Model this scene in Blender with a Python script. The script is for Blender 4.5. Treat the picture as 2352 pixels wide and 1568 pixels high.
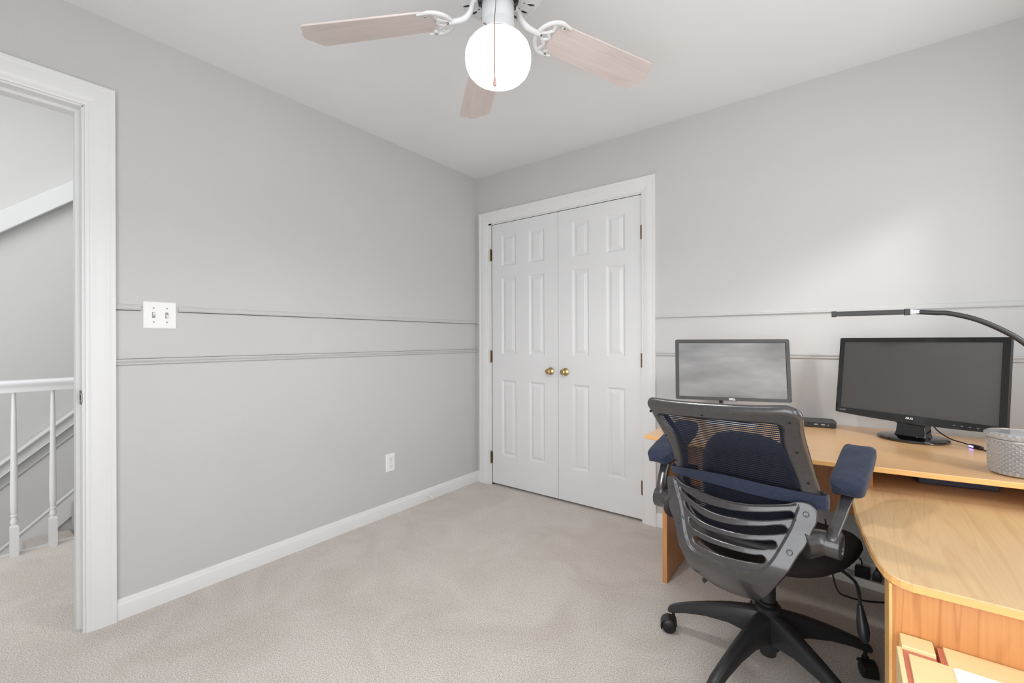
import bpy, bmesh, math, random
import numpy as np
from mathutils import Vector, Matrix
from mathutils.geometry import delaunay_2d_cdt
random.seed(4)
PI = math.pi
R = math.radians
scene = bpy.context.scene
for o in list(bpy.data.objects):
    bpy.data.objects.remove(o)
COL = scene.collection

# ------------------------------------------------------------------ camera
CAM_LOC = Vector((2.37115, -2.66981, 1.13799))
YAW, ROLL, FPX = 0.647084, 0.0034377, 1008.617
cd = bpy.data.cameras.new('camera')
cam = bpy.data.objects.new('camera', cd)
COL.objects.link(cam)
cam.matrix_world = (Matrix.Translation(CAM_LOC) @ Matrix.Rotation(YAW, 4, 'Z')
                    @ Matrix.Rotation(PI / 2, 4, 'X') @ Matrix.Rotation(-ROLL, 4, 'Z'))
cd.sensor_width = 36.0
cd.lens = 36.0 * FPX / 2352.0
cd.shift_y = -3.65 / 2352.0
cd.clip_start = 0.02
scene.camera = cam

# ------------------------------------------------------------------ world, lights, exposure
w = bpy.data.worlds.new('daylight')
scene.world = w
w.use_nodes = True
wn = w.node_tree.nodes
bgn = wn['Background']
sky = wn.new('ShaderNodeTexSky')
sky.sky_type = 'HOSEK_WILKIE'
sky.sun_direction = (0.6, -0.5, 0.62)
sky.turbidity = 4.0
w.node_tree.links.new(sky.outputs['Color'], bgn.inputs['Color'])
bgn.inputs['Strength'].default_value = 3.2

def area(name, loc, rot, sx, sy, power, col=(1, 1, 1), spread=180):
    l = bpy.data.lights.new(name, 'AREA')
    l.shape = 'RECTANGLE'
    l.size, l.size_y = sx, sy
    l.energy = power
    l.color = col
    l.spread = R(spread)
    o = bpy.data.objects.new(name, l)
    COL.objects.link(o)
    o.location = loc
    o.rotation_euler = rot
    return o

# daylight by two right windows, the hall's light, added front and hall fills
area('front_fill_light', (2.10, -3.385, 1.08), (R(92), 0, 0), 1.60, 1.80, 36, (0.93, 0.97, 1.0))  # unseen fill behind the camera, added to brighten under the desk
area('window_daylight_far_right', (3.135, -2.30, 1.40), (0, R(93), 0), 1.24, 1.15, 15, (0.95, 0.98, 1.0))
area('window_daylight_near_right', (3.20, -0.78, 1.42), (0, R(96), 0), 1.20, 0.90, 9, (0.95, 0.98, 1.0))
area('hall_ceiling_light', (-0.75, -2.2, 3.18), (0, 0, 0), 1.0, 1.6, 25, (0.98, 0.99, 1.0))
area('hall_fill_light', (-0.30, -3.75, 1.30), (0, R(90), R(-20)), 1.8, 1.1, 28, (0.96, 0.98, 1.0))  # added fill lamp, no window here; brightens the stairwell wall
# hazy low sun reaching the closet wall through the near right window
sl = bpy.data.lights.new('hazy_sun', 'SUN')
sl.energy = 1.75
sl.angle = R(11)
sl.color = (1.0, 0.985, 0.96)
so_ = bpy.data.objects.new('hazy_sun', sl)
COL.objects.link(so_)
so_.rotation_euler = Vector((-0.75, 0.50, -0.405)).to_track_quat('-Z', 'Y').to_euler()
GLOBE_STRENGTH = 0.75

vs = scene.view_settings
scene.display_settings.display_device = 'sRGB'
vs.view_transform = 'Standard'
vs.look = 'None'
vs.gamma = 1.0
vs.use_curve_mapping = False
vs.exposure = -0.11
try:
    scene.cycles.use_denoising = True
    scene.cycles.max_bounces = 10
    scene.cycles.diffuse_bounces = 6
    scene.cycles.sample_clamp_indirect = 6.0
    scene.cycles.caustics_reflective = False
    scene.cycles.caustics_refractive = False
except Exception:
    pass

# ------------------------------------------------------------------ materials
def s2l(c):
    return tuple(((v / 255.0) / 12.92 if v / 255.0 <= 0.04045 else ((v / 255.0 + 0.055) / 1.055) ** 2.4) for v in c)

def mat(name, rgb, rough=0.5, metal=0.0, var=0.04, nscale=8.0, bump=0.0, bscale=200.0, spec=0.5, coat=0.0,
        emit=None, estr=0.0, trans=0.0, ior=1.45, sheen=0.0, stretch=(1, 1, 1), rgb2=None, detail=4.0):
    m = bpy.data.materials.new(name)
    m.use_nodes = True
    nt = m.node_tree
    b = nt.nodes['Principled BSDF']
    b.inputs['Roughness'].default_value = rough
    b.inputs['Metallic'].default_value = metal
    b.inputs['Specular IOR Level'].default_value = spec
    b.inputs['Coat Weight'].default_value = coat
    b.inputs['Transmission Weight'].default_value = trans
    b.inputs['IOR'].default_value = ior
    b.inputs['Sheen Weight'].default_value = sheen
    c = s2l(rgb)
    tc = nt.nodes.new('ShaderNodeTexCoord')
    mp = nt.nodes.new('ShaderNodeMapping')
    mp.inputs['Scale'].default_value = stretch
    nt.links.new(tc.outputs['Object'], mp.inputs['Vector'])
    n = nt.nodes.new('ShaderNodeTexNoise')
    n.inputs['Scale'].default_value = nscale
    n.inputs['Detail'].default_value = detail
    nt.links.new(mp.outputs['Vector'], n.inputs['Vector'])
    r = nt.nodes.new('ShaderNodeValToRGB')
    r.color_ramp.elements[0].position = 0.3
    r.color_ramp.elements[1].position = 0.7
    c2 = s2l(rgb2) if rgb2 else tuple(min(1.0, v * (1 + var)) for v in c)
    c1 = c if rgb2 else tuple(v * (1 - var) for v in c)
    r.color_ramp.elements[0].color = (*c1, 1)
    r.color_ramp.elements[1].color = (*c2, 1)
    nt.links.new(n.outputs['Fac'], r.inputs['Fac'])
    nt.links.new(r.outputs['Color'], b.inputs['Base Color'])
    if bump > 0:
        n2 = nt.nodes.new('ShaderNodeTexNoise')
        n2.inputs['Scale'].default_value = bscale
        n2.inputs['Detail'].default_value = 3.0
        nt.links.new(mp.outputs['Vector'], n2.inputs['Vector'])
        bp = nt.nodes.new('ShaderNodeBump')
        bp.inputs['Strength'].default_value = bump
        bp.inputs['Distance'].default_value = 0.003
        nt.links.new(n2.outputs['Fac'], bp.inputs['Height'])
        nt.links.new(bp.outputs['Normal'], b.inputs['Normal'])
    if emit:
        b.inputs['Emission Color'].default_value = (*emit, 1)
        b.inputs['Emission Strength'].default_value = estr
    return m

def wood(name, base, dark, axis=0, scale=1.0, rough=0.35, coat=0.25, figure=1.0, rot=0.0):
    """veneer: long stretched noise for the grain, distorted rings for the figure"""
    m = bpy.data.materials.new(name)
    m.use_nodes = True
    nt = m.node_tree
    b = nt.nodes['Principled BSDF']
    b.inputs['Roughness'].default_value = rough
    b.inputs['Coat Weight'].default_value = coat
    b.inputs['Coat Roughness'].default_value = 0.25
    tc = nt.nodes.new('ShaderNodeTexCoord')
    mp = nt.nodes.new('ShaderNodeMapping')
    st = [14.0 * scale] * 3
    st[axis] = 1.1 * scale
    mp.inputs['Scale'].default_value = st
    mp.inputs['Rotation'].default_value = (0, 0, rot)
    nt.links.new(tc.outputs['Object'], mp.inputs['Vector'])
    n1 = nt.nodes.new('ShaderNodeTexNoise')
    n1.inputs['Scale'].default_value = 1.0
    n1.inputs['Detail'].default_value = 1.5
    n1.inputs['Distortion'].default_value = 0.6
    nt.links.new(mp.outputs['Vector'], n1.inputs['Vector'])
    mul = nt.nodes.new('ShaderNodeMath')
    mul.operation = 'MULTIPLY'
    mul.inputs[1].default_value = 9.0
    nt.links.new(n1.outputs['Fac'], mul.inputs[0])
    fr = nt.nodes.new('ShaderNodeMath')
    fr.operation = 'PINGPONG'
    fr.inputs[1].default_value = 0.5
    nt.links.new(mul.outputs[0], fr.inputs[0])
    ramp = nt.nodes.new('ShaderNodeValToRGB')
    ramp.color_ramp.elements[0].position = 0.0
    ramp.color_ramp.elements[1].position = 0.16
    ramp.color_ramp.elements[0].color = (1, 1, 1, 1)
    ramp.color_ramp.elements[1].color = (0, 0, 0, 1)
    nt.links.new(fr.outputs[0], ramp.inputs['Fac'])
    mp2 = nt.nodes.new('ShaderNodeMapping')
    st2 = [260.0 * scale] * 3
    st2[axis] = 5.0 * scale
    mp2.inputs['Scale'].default_value = st2
    mp2.inputs['Rotation'].default_value = (0, 0, rot)
    nt.links.new(tc.outputs['Object'], mp2.inputs['Vector'])
    n2 = nt.nodes.new('ShaderNodeTexNoise')
    n2.inputs['Scale'].default_value = 1.0
    n2.inputs['Detail'].default_value = 3.0
    nt.links.new(mp2.outputs['Vector'], n2.inputs['Vector'])
    n3 = nt.nodes.new('ShaderNodeTexNoise')
    n3.inputs['Scale'].default_value = 3.0 * scale
    nt.links.new(tc.outputs['Object'], n3.inputs['Vector'])
    a1 = nt.nodes.new('ShaderNodeMath')
    a1.operation = 'MULTIPLY'
    a1.inputs[1].default_value = 0.42 * figure
    nt.links.new(ramp.outputs['Color'], a1.inputs[0])
    a2 = nt.nodes.new('ShaderNodeMath')
    a2.operation = 'MULTIPLY_ADD'
    a2.inputs[1].default_value = 0.55
    nt.links.new(n2.outputs['Fac'], a2.inputs[0])
    nt.links.new(a1.outputs[0], a2.inputs[2])
    a3 = nt.nodes.new('ShaderNodeMath')
    a3.operation = 'MULTIPLY_ADD'
    a3.inputs[1].default_value = 0.5
    nt.links.new(n3.outputs['Fac'], a3.inputs[0])
    nt.links.new(a2.outputs[0], a3.inputs[2])
    a4 = nt.nodes.new('ShaderNodeMath')
    a4.operation = 'SUBTRACT'
    a4.inputs[1].default_value = 0.38
    a4.use_clamp = True
    nt.links.new(a3.outputs[0], a4.inputs[0])
    mix = nt.nodes.new('ShaderNodeMix')
    mix.data_type = 'RGBA'
    mix.inputs[6].default_value = (*s2l(base), 1)
    mix.inputs[7].default_value = (*s2l(dark), 1)
    nt.links.new(a4.outputs[0], mix.inputs[0])
    nt.links.new(mix.outputs[2], b.inputs['Base Color'])
    return m

def carpet_mat(name):
    m = mat(name, (166, 157, 149), rough=0.95, rgb2=(238, 231, 224), nscale=230.0, bump=0.7, bscale=420.0, spec=0.1, sheen=0.25)
    nt = m.node_tree
    b = nt.nodes['Principled BSDF']
    src = b.inputs['Base Color'].links[0].from_socket
    tc = nt.nodes['Texture Coordinate'] if 'Texture Coordinate' in nt.nodes else [n for n in nt.nodes if n.type == 'TEX_COORD'][0]
    n = nt.nodes.new('ShaderNodeTexNoise')
    n.inputs['Scale'].default_value = 3.2
    n.inputs['Detail'].default_value = 5.0
    n.inputs['Distortion'].default_value = 1.2
    nt.links.new(tc.outputs['Object'], n.inputs['Vector'])
    r = nt.nodes.new('ShaderNodeValToRGB')
    r.color_ramp.elements[0].position = 0.35
    r.color_ramp.elements[1].position = 0.62
    r.color_ramp.elements[0].color = (0.90, 0.885, 0.87, 1)
    r.color_ramp.elements[1].color = (1.0, 1.0, 1.0, 1)
    nt.links.new(n.outputs['Fac'], r.inputs['Fac'])
    mx = nt.nodes.new('ShaderNodeMix')
    mx.data_type = 'RGBA'
    mx.blend_type = 'MULTIPLY'
    mx.inputs[0].default_value = 1.0
    nt.links.new(src, mx.inputs[6])
    nt.links.new(r.outputs['Color'], mx.inputs[7])
    nt.links.new(mx.outputs[2], b.inputs['Base Color'])
    return m

M = {}
M['wall'] = mat('greige_wall_paint', (194, 193, 193), rough=0.75, var=0.012, nscale=2.5, bump=0.06, bscale=300, spec=0.25)
M['ceiling'] = mat('flat_white_ceiling_paint', (228, 229, 230), rough=0.9, var=0.01, nscale=3, bump=0.05, bscale=250, spec=0.1)
M['hallwall'] = mat('pale_hall_paint', (205, 204, 203), rough=0.8, var=0.01, nscale=2, spec=0.2)
M['trim'] = mat('white_trim_paint', (222, 222, 222), rough=0.32, var=0.01, nscale=6, spec=0.5)
M['door'] = mat('white_door_paint', (220, 220, 221), rough=0.38, var=0.012, nscale=5, bump=0.04, bscale=120)
M['white'] = mat('white_plastic', (232, 232, 231), rough=0.3, var=0.01)
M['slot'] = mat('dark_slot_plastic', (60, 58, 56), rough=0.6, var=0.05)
M['carpet'] = carpet_mat('beige_cut_pile_carpet')
M['brass'] = mat('polished_brass', (196, 168, 116), rough=0.2, metal=1.0, var=0.06, nscale=30)
M['oldbrass'] = mat('tarnished_brass', (122, 100, 70), rough=0.38, metal=1.0, var=0.25, nscale=160)
M['steel'] = mat('worn_steel', (150, 146, 140), rough=0.35, metal=1.0, var=0.2, nscale=200)
M['dark'] = mat('dark_closet_gap', (20, 18, 17), rough=0.9, var=0.1)
M['fanwhite'] = mat('white_enamel', (214, 214, 215), rough=0.3, var=0.01, spec=0.5)
M['fanshell'] = mat('white_enamel_housing', (198, 198, 199), rough=0.35, var=0.01, spec=0.5)
M['fandark'] = mat('dark_motor_metal', (96, 96, 98), rough=0.45, metal=0.7, var=0.15, nscale=60)
M['blade'] = wood('bleached_oak_blade', (214, 202, 198), (168, 154, 151), axis=0, scale=1.0, rough=0.5, coat=0.0, figure=0.35)
M['globe'] = mat('lit_opal_glass', (250, 250, 250), rough=0.25, var=0.005, emit=(1.0, 0.985, 0.96), estr=GLOBE_STRENGTH)
M['chain'] = mat('copper_bead_chain', (176, 128, 116), rough=0.35, metal=0.8, var=0.1, nscale=60)
M['pull'] = mat('turned_wood_pull', (180, 150, 138), rough=0.45, var=0.1, nscale=40)
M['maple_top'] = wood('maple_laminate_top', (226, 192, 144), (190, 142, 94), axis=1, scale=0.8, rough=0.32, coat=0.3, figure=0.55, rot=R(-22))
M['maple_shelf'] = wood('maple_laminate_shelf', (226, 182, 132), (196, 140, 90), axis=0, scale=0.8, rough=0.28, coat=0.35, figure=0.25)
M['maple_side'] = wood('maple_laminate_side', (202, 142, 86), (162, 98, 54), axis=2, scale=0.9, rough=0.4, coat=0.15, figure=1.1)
M['maple_edge'] = wood('maple_edge_band', (228, 178, 112), (200, 142, 80), axis=0, scale=1.0, rough=0.4, coat=0.1, figure=0.1)
M['maple_pale'] = wood('pale_maple_board', (246, 220, 168), (232, 196, 132), axis=0, scale=0.8, rough=0.4, coat=0.2, figure=0.2)
M['table_shadow'] = mat('reddish_shadow_strip', (196, 118, 98), rough=0.5, var=0.06, nscale=40)
M['paper'] = mat('white_paper', (250, 250, 250), rough=0.7, var=0.004)
M['chairplastic'] = mat('gunmetal_gloss_plastic', (58, 56, 57), rough=0.22, var=0.10, nscale=90, bump=0.05, bscale=700, spec=0.7, coat=0.35)
M['baseplastic'] = mat('black_satin_nylon', (40, 40, 42), rough=0.36, var=0.1, nscale=70, bump=0.05, bscale=600)
M['caster'] = mat('black_caster_plastic', (24, 24, 25), rough=0.4, var=0.1)
M['navy'] = mat('navy_knit_fabric', (42, 48, 66), rough=0.85, var=0.14, nscale=120, bump=0.3, bscale=300, sheen=0.15, spec=0.2)
M['mesh'] = mat('black_navy_mesh_thread', (30, 32, 42), rough=0.8, var=0.2, nscale=500, spec=0.2)
M['seatfab'] = mat('black_air_mesh_fabric', (44, 39, 39), rough=0.9, var=0.35, nscale=420, bump=0.5, bscale=500, spec=0.15)
M['screen1'] = mat('dusty_matte_panel', (96, 96, 97), rough=0.38, var=0.0, rgb2=(140, 140, 141), nscale=5.0, stretch=(0.7, 1, 2.2), spec=0.55, detail=7.0)
M['screen2'] = mat('matte_dark_panel', (76, 76, 77), rough=0.34, var=0.12, nscale=700, spec=0.5)
M['bezel1'] = mat('charcoal_bezel_plastic', (58, 58, 59), rough=0.45, var=0.05)
M['bezel2'] = mat('piano_black_plastic', (14, 14, 15), rough=0.07, var=0.1, nscale=40, spec=0.6, coat=0.5)
M['standgrey'] = mat('silver_grey_plastic', (200, 204, 214), rough=0.35, var=0.02)
M['black'] = mat('black_plastic', (22, 22, 23), rough=0.4, var=0.08)
M['dock'] = mat('dark_grey_dock_plastic', (58, 58, 60), rough=0.45, var=0.05)
M['print'] = mat('pale_grey_print', (205, 206, 208), rough=0.4, var=0.01)
M['printdim'] = mat('dim_grey_print', (140, 140, 142), rough=0.4, var=0.02)
M['led'] = mat('blue_violet_led', (110, 100, 255), rough=0.4, var=0.01, emit=(0.25, 0.2, 1.0), estr=5.0)
M['lampgrey'] = mat('anthracite_lamp_metal', (44, 44, 46), rough=0.42, var=0.06, nscale=60)
M['lampsilver'] = mat('silver_lamp_collar', (168, 168, 170), rough=0.3, metal=0.8, var=0.05)
M['glass'] = mat('pressed_clear_glass', (252, 253, 253), rough=0.07, var=0.01, trans=0.72, ior=1.48)
M['cord'] = mat('black_rubber_cord', (20, 20, 21), rough=0.5, var=0.08)
M['ivory'] = mat('ivory_strip_plastic', (228, 227, 220), rough=0.4, var=0.02)
M['slate'] = mat('slate_blue_case', (64, 70, 88), rough=0.6, var=0.1, nscale=60)

# ------------------------------------------------------------------ mesh helpers
class MB:
    def __init__(self):
        self.v = []
        self.f = []
        self.n = None
    def add(self, verts, faces):
        o = len(self.v)
        self.v += [tuple(p) for p in verts]
        self.f += [tuple(i + o for i in f) for f in faces]
        return self
    def box(self, lo, hi, mtx=None):
        x0, y0, z0 = lo
        x1, y1, z1 = hi
        vs_ = [(x0, y0, z0), (x1, y0, z0), (x1, y1, z0), (x0, y1, z0), (x0, y0, z1), (x1, y0, z1), (x1, y1, z1), (x0, y1, z1)]
        if mtx is not None:
            vs_ = [tuple(mtx @ Vector(p)) for p in vs_]
        return self.add(vs_, [(3, 2, 1, 0), (4, 5, 6, 7), (0, 1, 5, 4), (1, 2, 6, 5), (2, 3, 7, 6), (3, 0, 4, 7)])
    def rings(self, rs, caps=True, closed=False):
        n = len(rs[0])
        vs_ = [p for r in rs for p in r]
        fs = []
        m = len(rs)
        for i in range(m if closed else m - 1):
            a, b = i * n, ((i + 1) % m) * n
            for j in range(n):
                k = (j + 1) % n
                fs.append((a + j, a + k, b + k, b + j))
        if caps and not closed:
            fs.append(tuple(range(n - 1, -1, -1)))
            fs.append(tuple((m - 1) * n + j for j in range(n)))
        return self.add(vs_, fs)
    def lathe(self, prof, n=32, c=(0, 0, 0), axis=None, caps=True):
        rs = []
        mt = Matrix.Identity(4)
        if axis is not None:
            mt = Vector(axis).to_track_quat('Z', 'Y').to_matrix().to_4x4()
        for r, z in prof:
            rs.append([tuple(Vector(c) + mt @ Vector((max(r, 1e-5) * math.cos(2 * PI * j / n), max(r, 1e-5) * math.sin(2 * PI * j / n), z))) for j in range(n)])
        return self.rings(rs, caps)
    def cyl(self, p0, p1, r, n=16, r1=None):
        p0, p1 = Vector(p0), Vector(p1)
        d = p1 - p0
        return self.lathe([(r, 0), (r if r1 is None else r1, d.length)], n, p0, d)
    def tube(self, pts, rad, n=8, smooth=0, sq=1.0):
        P = [Vector(p) for p in pts]
        if smooth:
            P = catmull(P, smooth)
        rads = rad if isinstance(rad, (list, tuple)) else None
        rs = []
        up = Vector((0, 0, 1))
        prev = None
        for i, p in enumerate(P):
            t = (P[min(i + 1, len(P) - 1)] - P[max(i - 1, 0)]).normalized()
            if prev is None:
                a = t.cross(up)
                if a.length < 0.05:
                    a = t.cross(Vector((1, 0, 0)))
                a.normalize()
            else:
                a = (prev - t * prev.dot(t)).normalized()
            prev = a
            b = t.cross(a)
            r = rad if rads is None else np.interp(i / (len(P) - 1), np.linspace(0, 1, len(rads)), rads)
            rs.append([tuple(p + a * r * math.cos(2 * PI * j / n) + b * r * sq * math.sin(2 * PI * j / n)) for j in range(n)])
        return self.rings(rs)
    def prism(self, poly, h0, h1, plane='xy', mtx=None):
        n = len(poly)
        def P(a, h):
            q = {'xy': (a[0], a[1], h), 'xz': (a[0], h, a[1]), 'yz': (h, a[0], a[1])}[plane]
            return tuple(mtx @ Vector(q)) if mtx is not None else q
        vs_ = [P(a, h0) for a in poly] + [P(a, h1) for a in poly]
        fs = [tuple(range(n - 1, -1, -1)), tuple(range(n, 2 * n))] + [(i, (i + 1) % n, n + (i + 1) % n, n + i) for i in range(n)]
        return self.add(vs_, fs)
    def build(self, name, m, parent=None, smooth=False, bevel=0.0, segs=2, angle=40):
        me = bpy.data.meshes.new(name)
        me.from_pydata(self.v, [], self.f)
        bm = bmesh.new()
        bm.from_mesh(me)
        bmesh.ops.recalc_face_normals(bm, faces=bm.faces)
        bm.to_mesh(me)
        bm.free()
        me.materials.append(m)
        o = bpy.data.objects.new(name, me)
        COL.objects.link(o)
        if parent is not None:
            o.parent = parent
        if smooth and self.n is not None:
            me.shade_smooth()
            me.normals_split_custom_set_from_vertices([tuple(n_) for n_ in self.n])
        elif smooth:
            me.shade_smooth()
            if hasattr(me, 'set_sharp_from_angle'):
                me.set_sharp_from_angle(angle=R(angle))
        if bevel > 0:
            md = o.modifiers.new('bevel', 'BEVEL')
            md.width = bevel
            md.segments = segs
            md.limit_method = 'ANGLE'
            md.angle_limit = R(35)
            me.shade_smooth()
            md.harden_normals = False
            if hasattr(me, 'set_sharp_from_angle'):
                me.set_sharp_from_angle(angle=R(50))
        return o

def catmull(P, k, closed=False):
    P = [Vector(p) for p in P]
    n = len(P)
    out = []
    for i in range(n if closed else n - 1):
        g = (lambda j: P[j % n]) if closed else (lambda j: P[min(max(j, 0), n - 1)])
        a, b, c, d = g(i - 1), g(i), g(i + 1), g(i + 2)
        for s in range(k):
            t = s / k
            out.append(0.5 * ((2 * b) + (c - a) * t + (2 * a - 5 * b + 4 * c - d) * t * t + (3 * b - a - 3 * c + d) * t ** 3))
    if not closed:
        out.append(P[-1])
    return out

def tag(o, label, cat, group=None):
    o['label'] = label
    o['category'] = cat
    if group:
        o['group'] = group
    return o

def thing(name, label, cat, loc=(0, 0, 0), rz=0.0, group=None):
    o = bpy.data.objects.new(name, None)
    COL.objects.link(o)
    o.location = loc
    o.rotation_euler = (0, 0, rz)
    o.empty_display_size = 0.1
    return tag(o, label, cat, group)

def struct(o):
    o['kind'] = 'structure'
    return o

def text_part(name, body, m, parent, mtx, size, width=None, extrude=0.0003, bold=0.0):
    cu = bpy.data.curves.new(name, 'FONT')
    cu.body = body
    cu.size = size
    cu.align_x = 'CENTER'
    cu.align_y = 'CENTER'
    cu.extrude = extrude
    cu.offset = bold
    t = bpy.data.objects.new(name + '_curve', cu)
    COL.objects.link(t)
    bpy.context.view_layer.update()
    dg = bpy.context.evaluated_depsgraph_get()
    me = bpy.data.meshes.new_from_object(t.evaluated_get(dg))
    bpy.data.objects.remove(t)
    bpy.data.curves.remove(cu)
    if width:
        xs = [v.co.x for v in me.vertices]
        k = width / max(1e-6, max(xs) - min(xs))
        for v in me.vertices:
            v.co.x *= k
    me.transform(mtx)
    me.materials.clear()
    me.materials.append(m)
    me.name = name
    o = bpy.data.objects.new(name, me)
    COL.objects.link(o)
    o.parent = parent
    return o

# ---- relief: a traced outline with holes laid on a curved surface, with rounded edges and real thickness
def inpoly(P, poly):
    x, y = P[:, 0], P[:, 1]
    r = np.zeros(len(P), bool)
    n = len(poly)
    j = n - 1
    for i in range(n):
        xi, yi = poly[i]
        xj, yj = poly[j]
        c = ((yi > y) != (yj > y)) & (x < (xj - xi) * (y - yi) / (yj - yi + 1e-12) + xi)
        r ^= c
        j = i
    return r

def distpoly(P, polys, vec=False):
    d = np.full(len(P), 1e9)
    V = np.zeros((len(P), 2))
    for poly in polys:
        A = np.array(poly)
        B = np.roll(A, -1, axis=0)
        for a, b in zip(A, B):
            ab = b - a
            t = np.clip(((P - a) @ ab) / (ab @ ab + 1e-12), 0, 1)
            w_ = (a + t[:, None] * ab) - P
            dd = np.linalg.norm(w_, axis=1)
            k = dd < d
            d = np.where(k, dd, d)
            V[k] = w_[k]
    return (d, V) if vec else d

def resample(L, step):
    A = np.array(list(L) + [L[0]], float)
    s = np.r_[0, np.cumsum(np.linalg.norm(np.diff(A, axis=0), axis=1))]
    n = max(8, int(round(s[-1] / step)))
    u = np.linspace(0, s[-1], n, endpoint=False)
    return [(float(np.interp(t, s, A[:, 0])), float(np.interp(t, s, A[:, 1]))) for t in u]

def relief(outline, holes, surf, T, rad, grid=0.012, back=True, ridge=None, ridge_h=0.0):
    loops = [outline] + list(holes)
    pts, edges = [], []
    for lp in loops:
        o = len(pts)
        pts += [tuple(p) for p in lp]
        n = len(lp)
        edges += [(o + i, o + (i + 1) % n) for i in range(n)]
    nb = len(pts)
    cand = []
    for off in (rad * 0.10, rad * 0.38, rad, rad * 1.15):
        for lp in loops:
            A = np.array(lp)
            t = np.roll(A, -1, 0) - np.roll(A, 1, 0)
            t /= np.linalg.norm(t, axis=1)[:, None] + 1e-9
            nrm = np.stack([-t[:, 1], t[:, 0]], 1)
            for s in (1, -1):
                C = A + nrm * off * s
                ok = inpoly(C, outline)
                for h in holes:
                    ok &= ~inpoly(C, h)
                ok &= distpoly(C, loops) > off * 0.85
                cand += [tuple(p) for p in C[ok]]
    if ridge is not None:
        A = np.array(ridge)
        t = np.roll(A, -1, 0) - np.roll(A, 1, 0)
        t /= np.linalg.norm(t, axis=1)[:, None] + 1e-9
        nrm = np.stack([-t[:, 1], t[:, 0]], 1)
        for off in (-0.0062, -0.0042, -0.002, 0.0, 0.002, 0.0042, 0.0062):
            C = A + nrm * off
            ok = inpoly(C, outline)
            for h in holes:
                ok &= ~inpoly(C, h)
            ok &= distpoly(C, loops) > rad * 1.15
            ok &= distpoly(C, [ridge]) > abs(off) * 0.9 - 1e-6
            cand += [tuple(p) for p in C[ok]]
    O = np.array(outline)
    gx = np.arange(O[:, 0].min(), O[:, 0].max(), grid)
    gz = np.arange(O[:, 1].min(), O[:, 1].max(), grid)
    G = np.array([(x + (0.5 * grid if (k % 2) else 0), z) for k, z in enumerate(gz) for x in gx])
    ok = inpoly(G, outline)
    for h in holes:
        ok &= ~inpoly(G, h)
    ok &= distpoly(G, loops) > rad * 1.35
    if ridge is not None:
        ok &= distpoly(G, [ridge]) > 0.0085
    cand += [tuple(p) for p in G[ok]]
    allp = [Vector(p) for p in pts + cand]
    v2, e2, f2, _, _, _ = delaunay_2d_cdt(allp, edges, [], 0, 1e-6)
    P = np.array([(v.x, v.y) for v in v2])
    cen = np.array([P[list(f)].mean(0) for f in f2])
    keep = inpoly(cen, outline)
    for h in holes:
        keep &= ~inpoly(cen, h)
    tris = [f for f, k in zip(f2, keep) if k]
    d, V = distpoly(P, loops, True)
    q = 1 - np.minimum(d / rad, 1)
    h = 0.5 * T * np.sqrt(np.maximum(0, 1 - q ** 2))
    dep = np.zeros(len(P))
    slope = np.zeros((len(P), 2))
    if ridge is not None:
        rd, RV = distpoly(P, [ridge], True)
        ins = inpoly(P, ridge)
        sg = np.where(ins, rd, -rd)
        s = np.clip((sg + 0.004) / 0.008, 0, 1)
        dep = ridge_h * s * s * (3 - 2 * s)
        gdir = RV / (rd[:, None] + 1e-9) * np.where(ins, -1, 1)[:, None]
        slope = gdir * (ridge_h * 6 * s * (1 - s) / 0.008)[:, None]
    bnd = d < 1e-5
    # outward direction at the rim: the boundary's own normal
    out_dir = V / (d[:, None] + 1e-12)
    for lp in loops:
        A = np.array(lp)
        t = np.roll(A, -1, 0) - np.roll(A, 1, 0)
        t /= np.linalg.norm(t, axis=1)[:, None] + 1e-9
        nr_ = np.stack([-t[:, 1], t[:, 0]], 1)
        test = A + nr_ * rad * 0.2
        inside = inpoly(test, outline)
        for h_ in holes:
            inside &= ~inpoly(test, h_)
        nr_[inside] *= -1
        for a, nn_ in zip(A, nr_):
            k = np.argmin(np.abs(P - a).sum(1))
            out_dir[k] = nn_
    vs_, fs, ns_ = [], [], []
    outer, inner = {}, {}
    for i in sorted({i for f in tris for i in f}):
        p, n = surf(P[i, 0], P[i, 1])
        outer[i] = len(vs_)
        vs_.append(tuple(p + n * (h[i] - dep[i])))
        e_ = 1e-3
        tx = (surf(P[i, 0] + e_, P[i, 1])[0] - p).normalized()
        tz = (surf(P[i, 0], P[i, 1] + e_)[0] - p).normalized()
        qq = min(1.0, max(0.0, q[i]))
        lat = tx * out_dir[i, 0] + tz * out_dir[i, 1]
        ns_.append((n * math.sqrt(max(0.0, 1 - qq * qq)) + lat * qq + (tx * slope[i, 0] + tz * slope[i, 1])).normalized())
        if bnd[i]:
            inner[i] = outer[i]
        else:
            inner[i] = len(vs_)
            vs_.append(tuple(p - n * h[i]))
            ns_.append((lat * qq - n * math.sqrt(max(0.0, 1 - qq * qq))).normalized())
    for f in tris:
        fs.append(tuple(outer[i] for i in f))
        if not all(bnd[i] for i in f):
            fs.append(tuple(inner[i] for i in reversed(f)))
    mb = MB()
    mb.v, mb.f = vs_, fs
    mb.n = ns_
    return mb

# ================================================================== ROOM SHELL
H = 2.44
HH = 3.25
RX, RY = 3.15, -3.40
WT = 0.12
DX0, DX1, DZ = 0.155, 1.370, 2.044        # closet opening
OY0, OY1, OZ = -2.310, -3.075, 2.058      # doorway opening in the left wall
CAS = 0.088
HX = -1.15                                # hall railing
FX = -2.15                                # far stair wall

def S(mb, name, m, **k):
    return struct(mb.build(name, m, **k))

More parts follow.
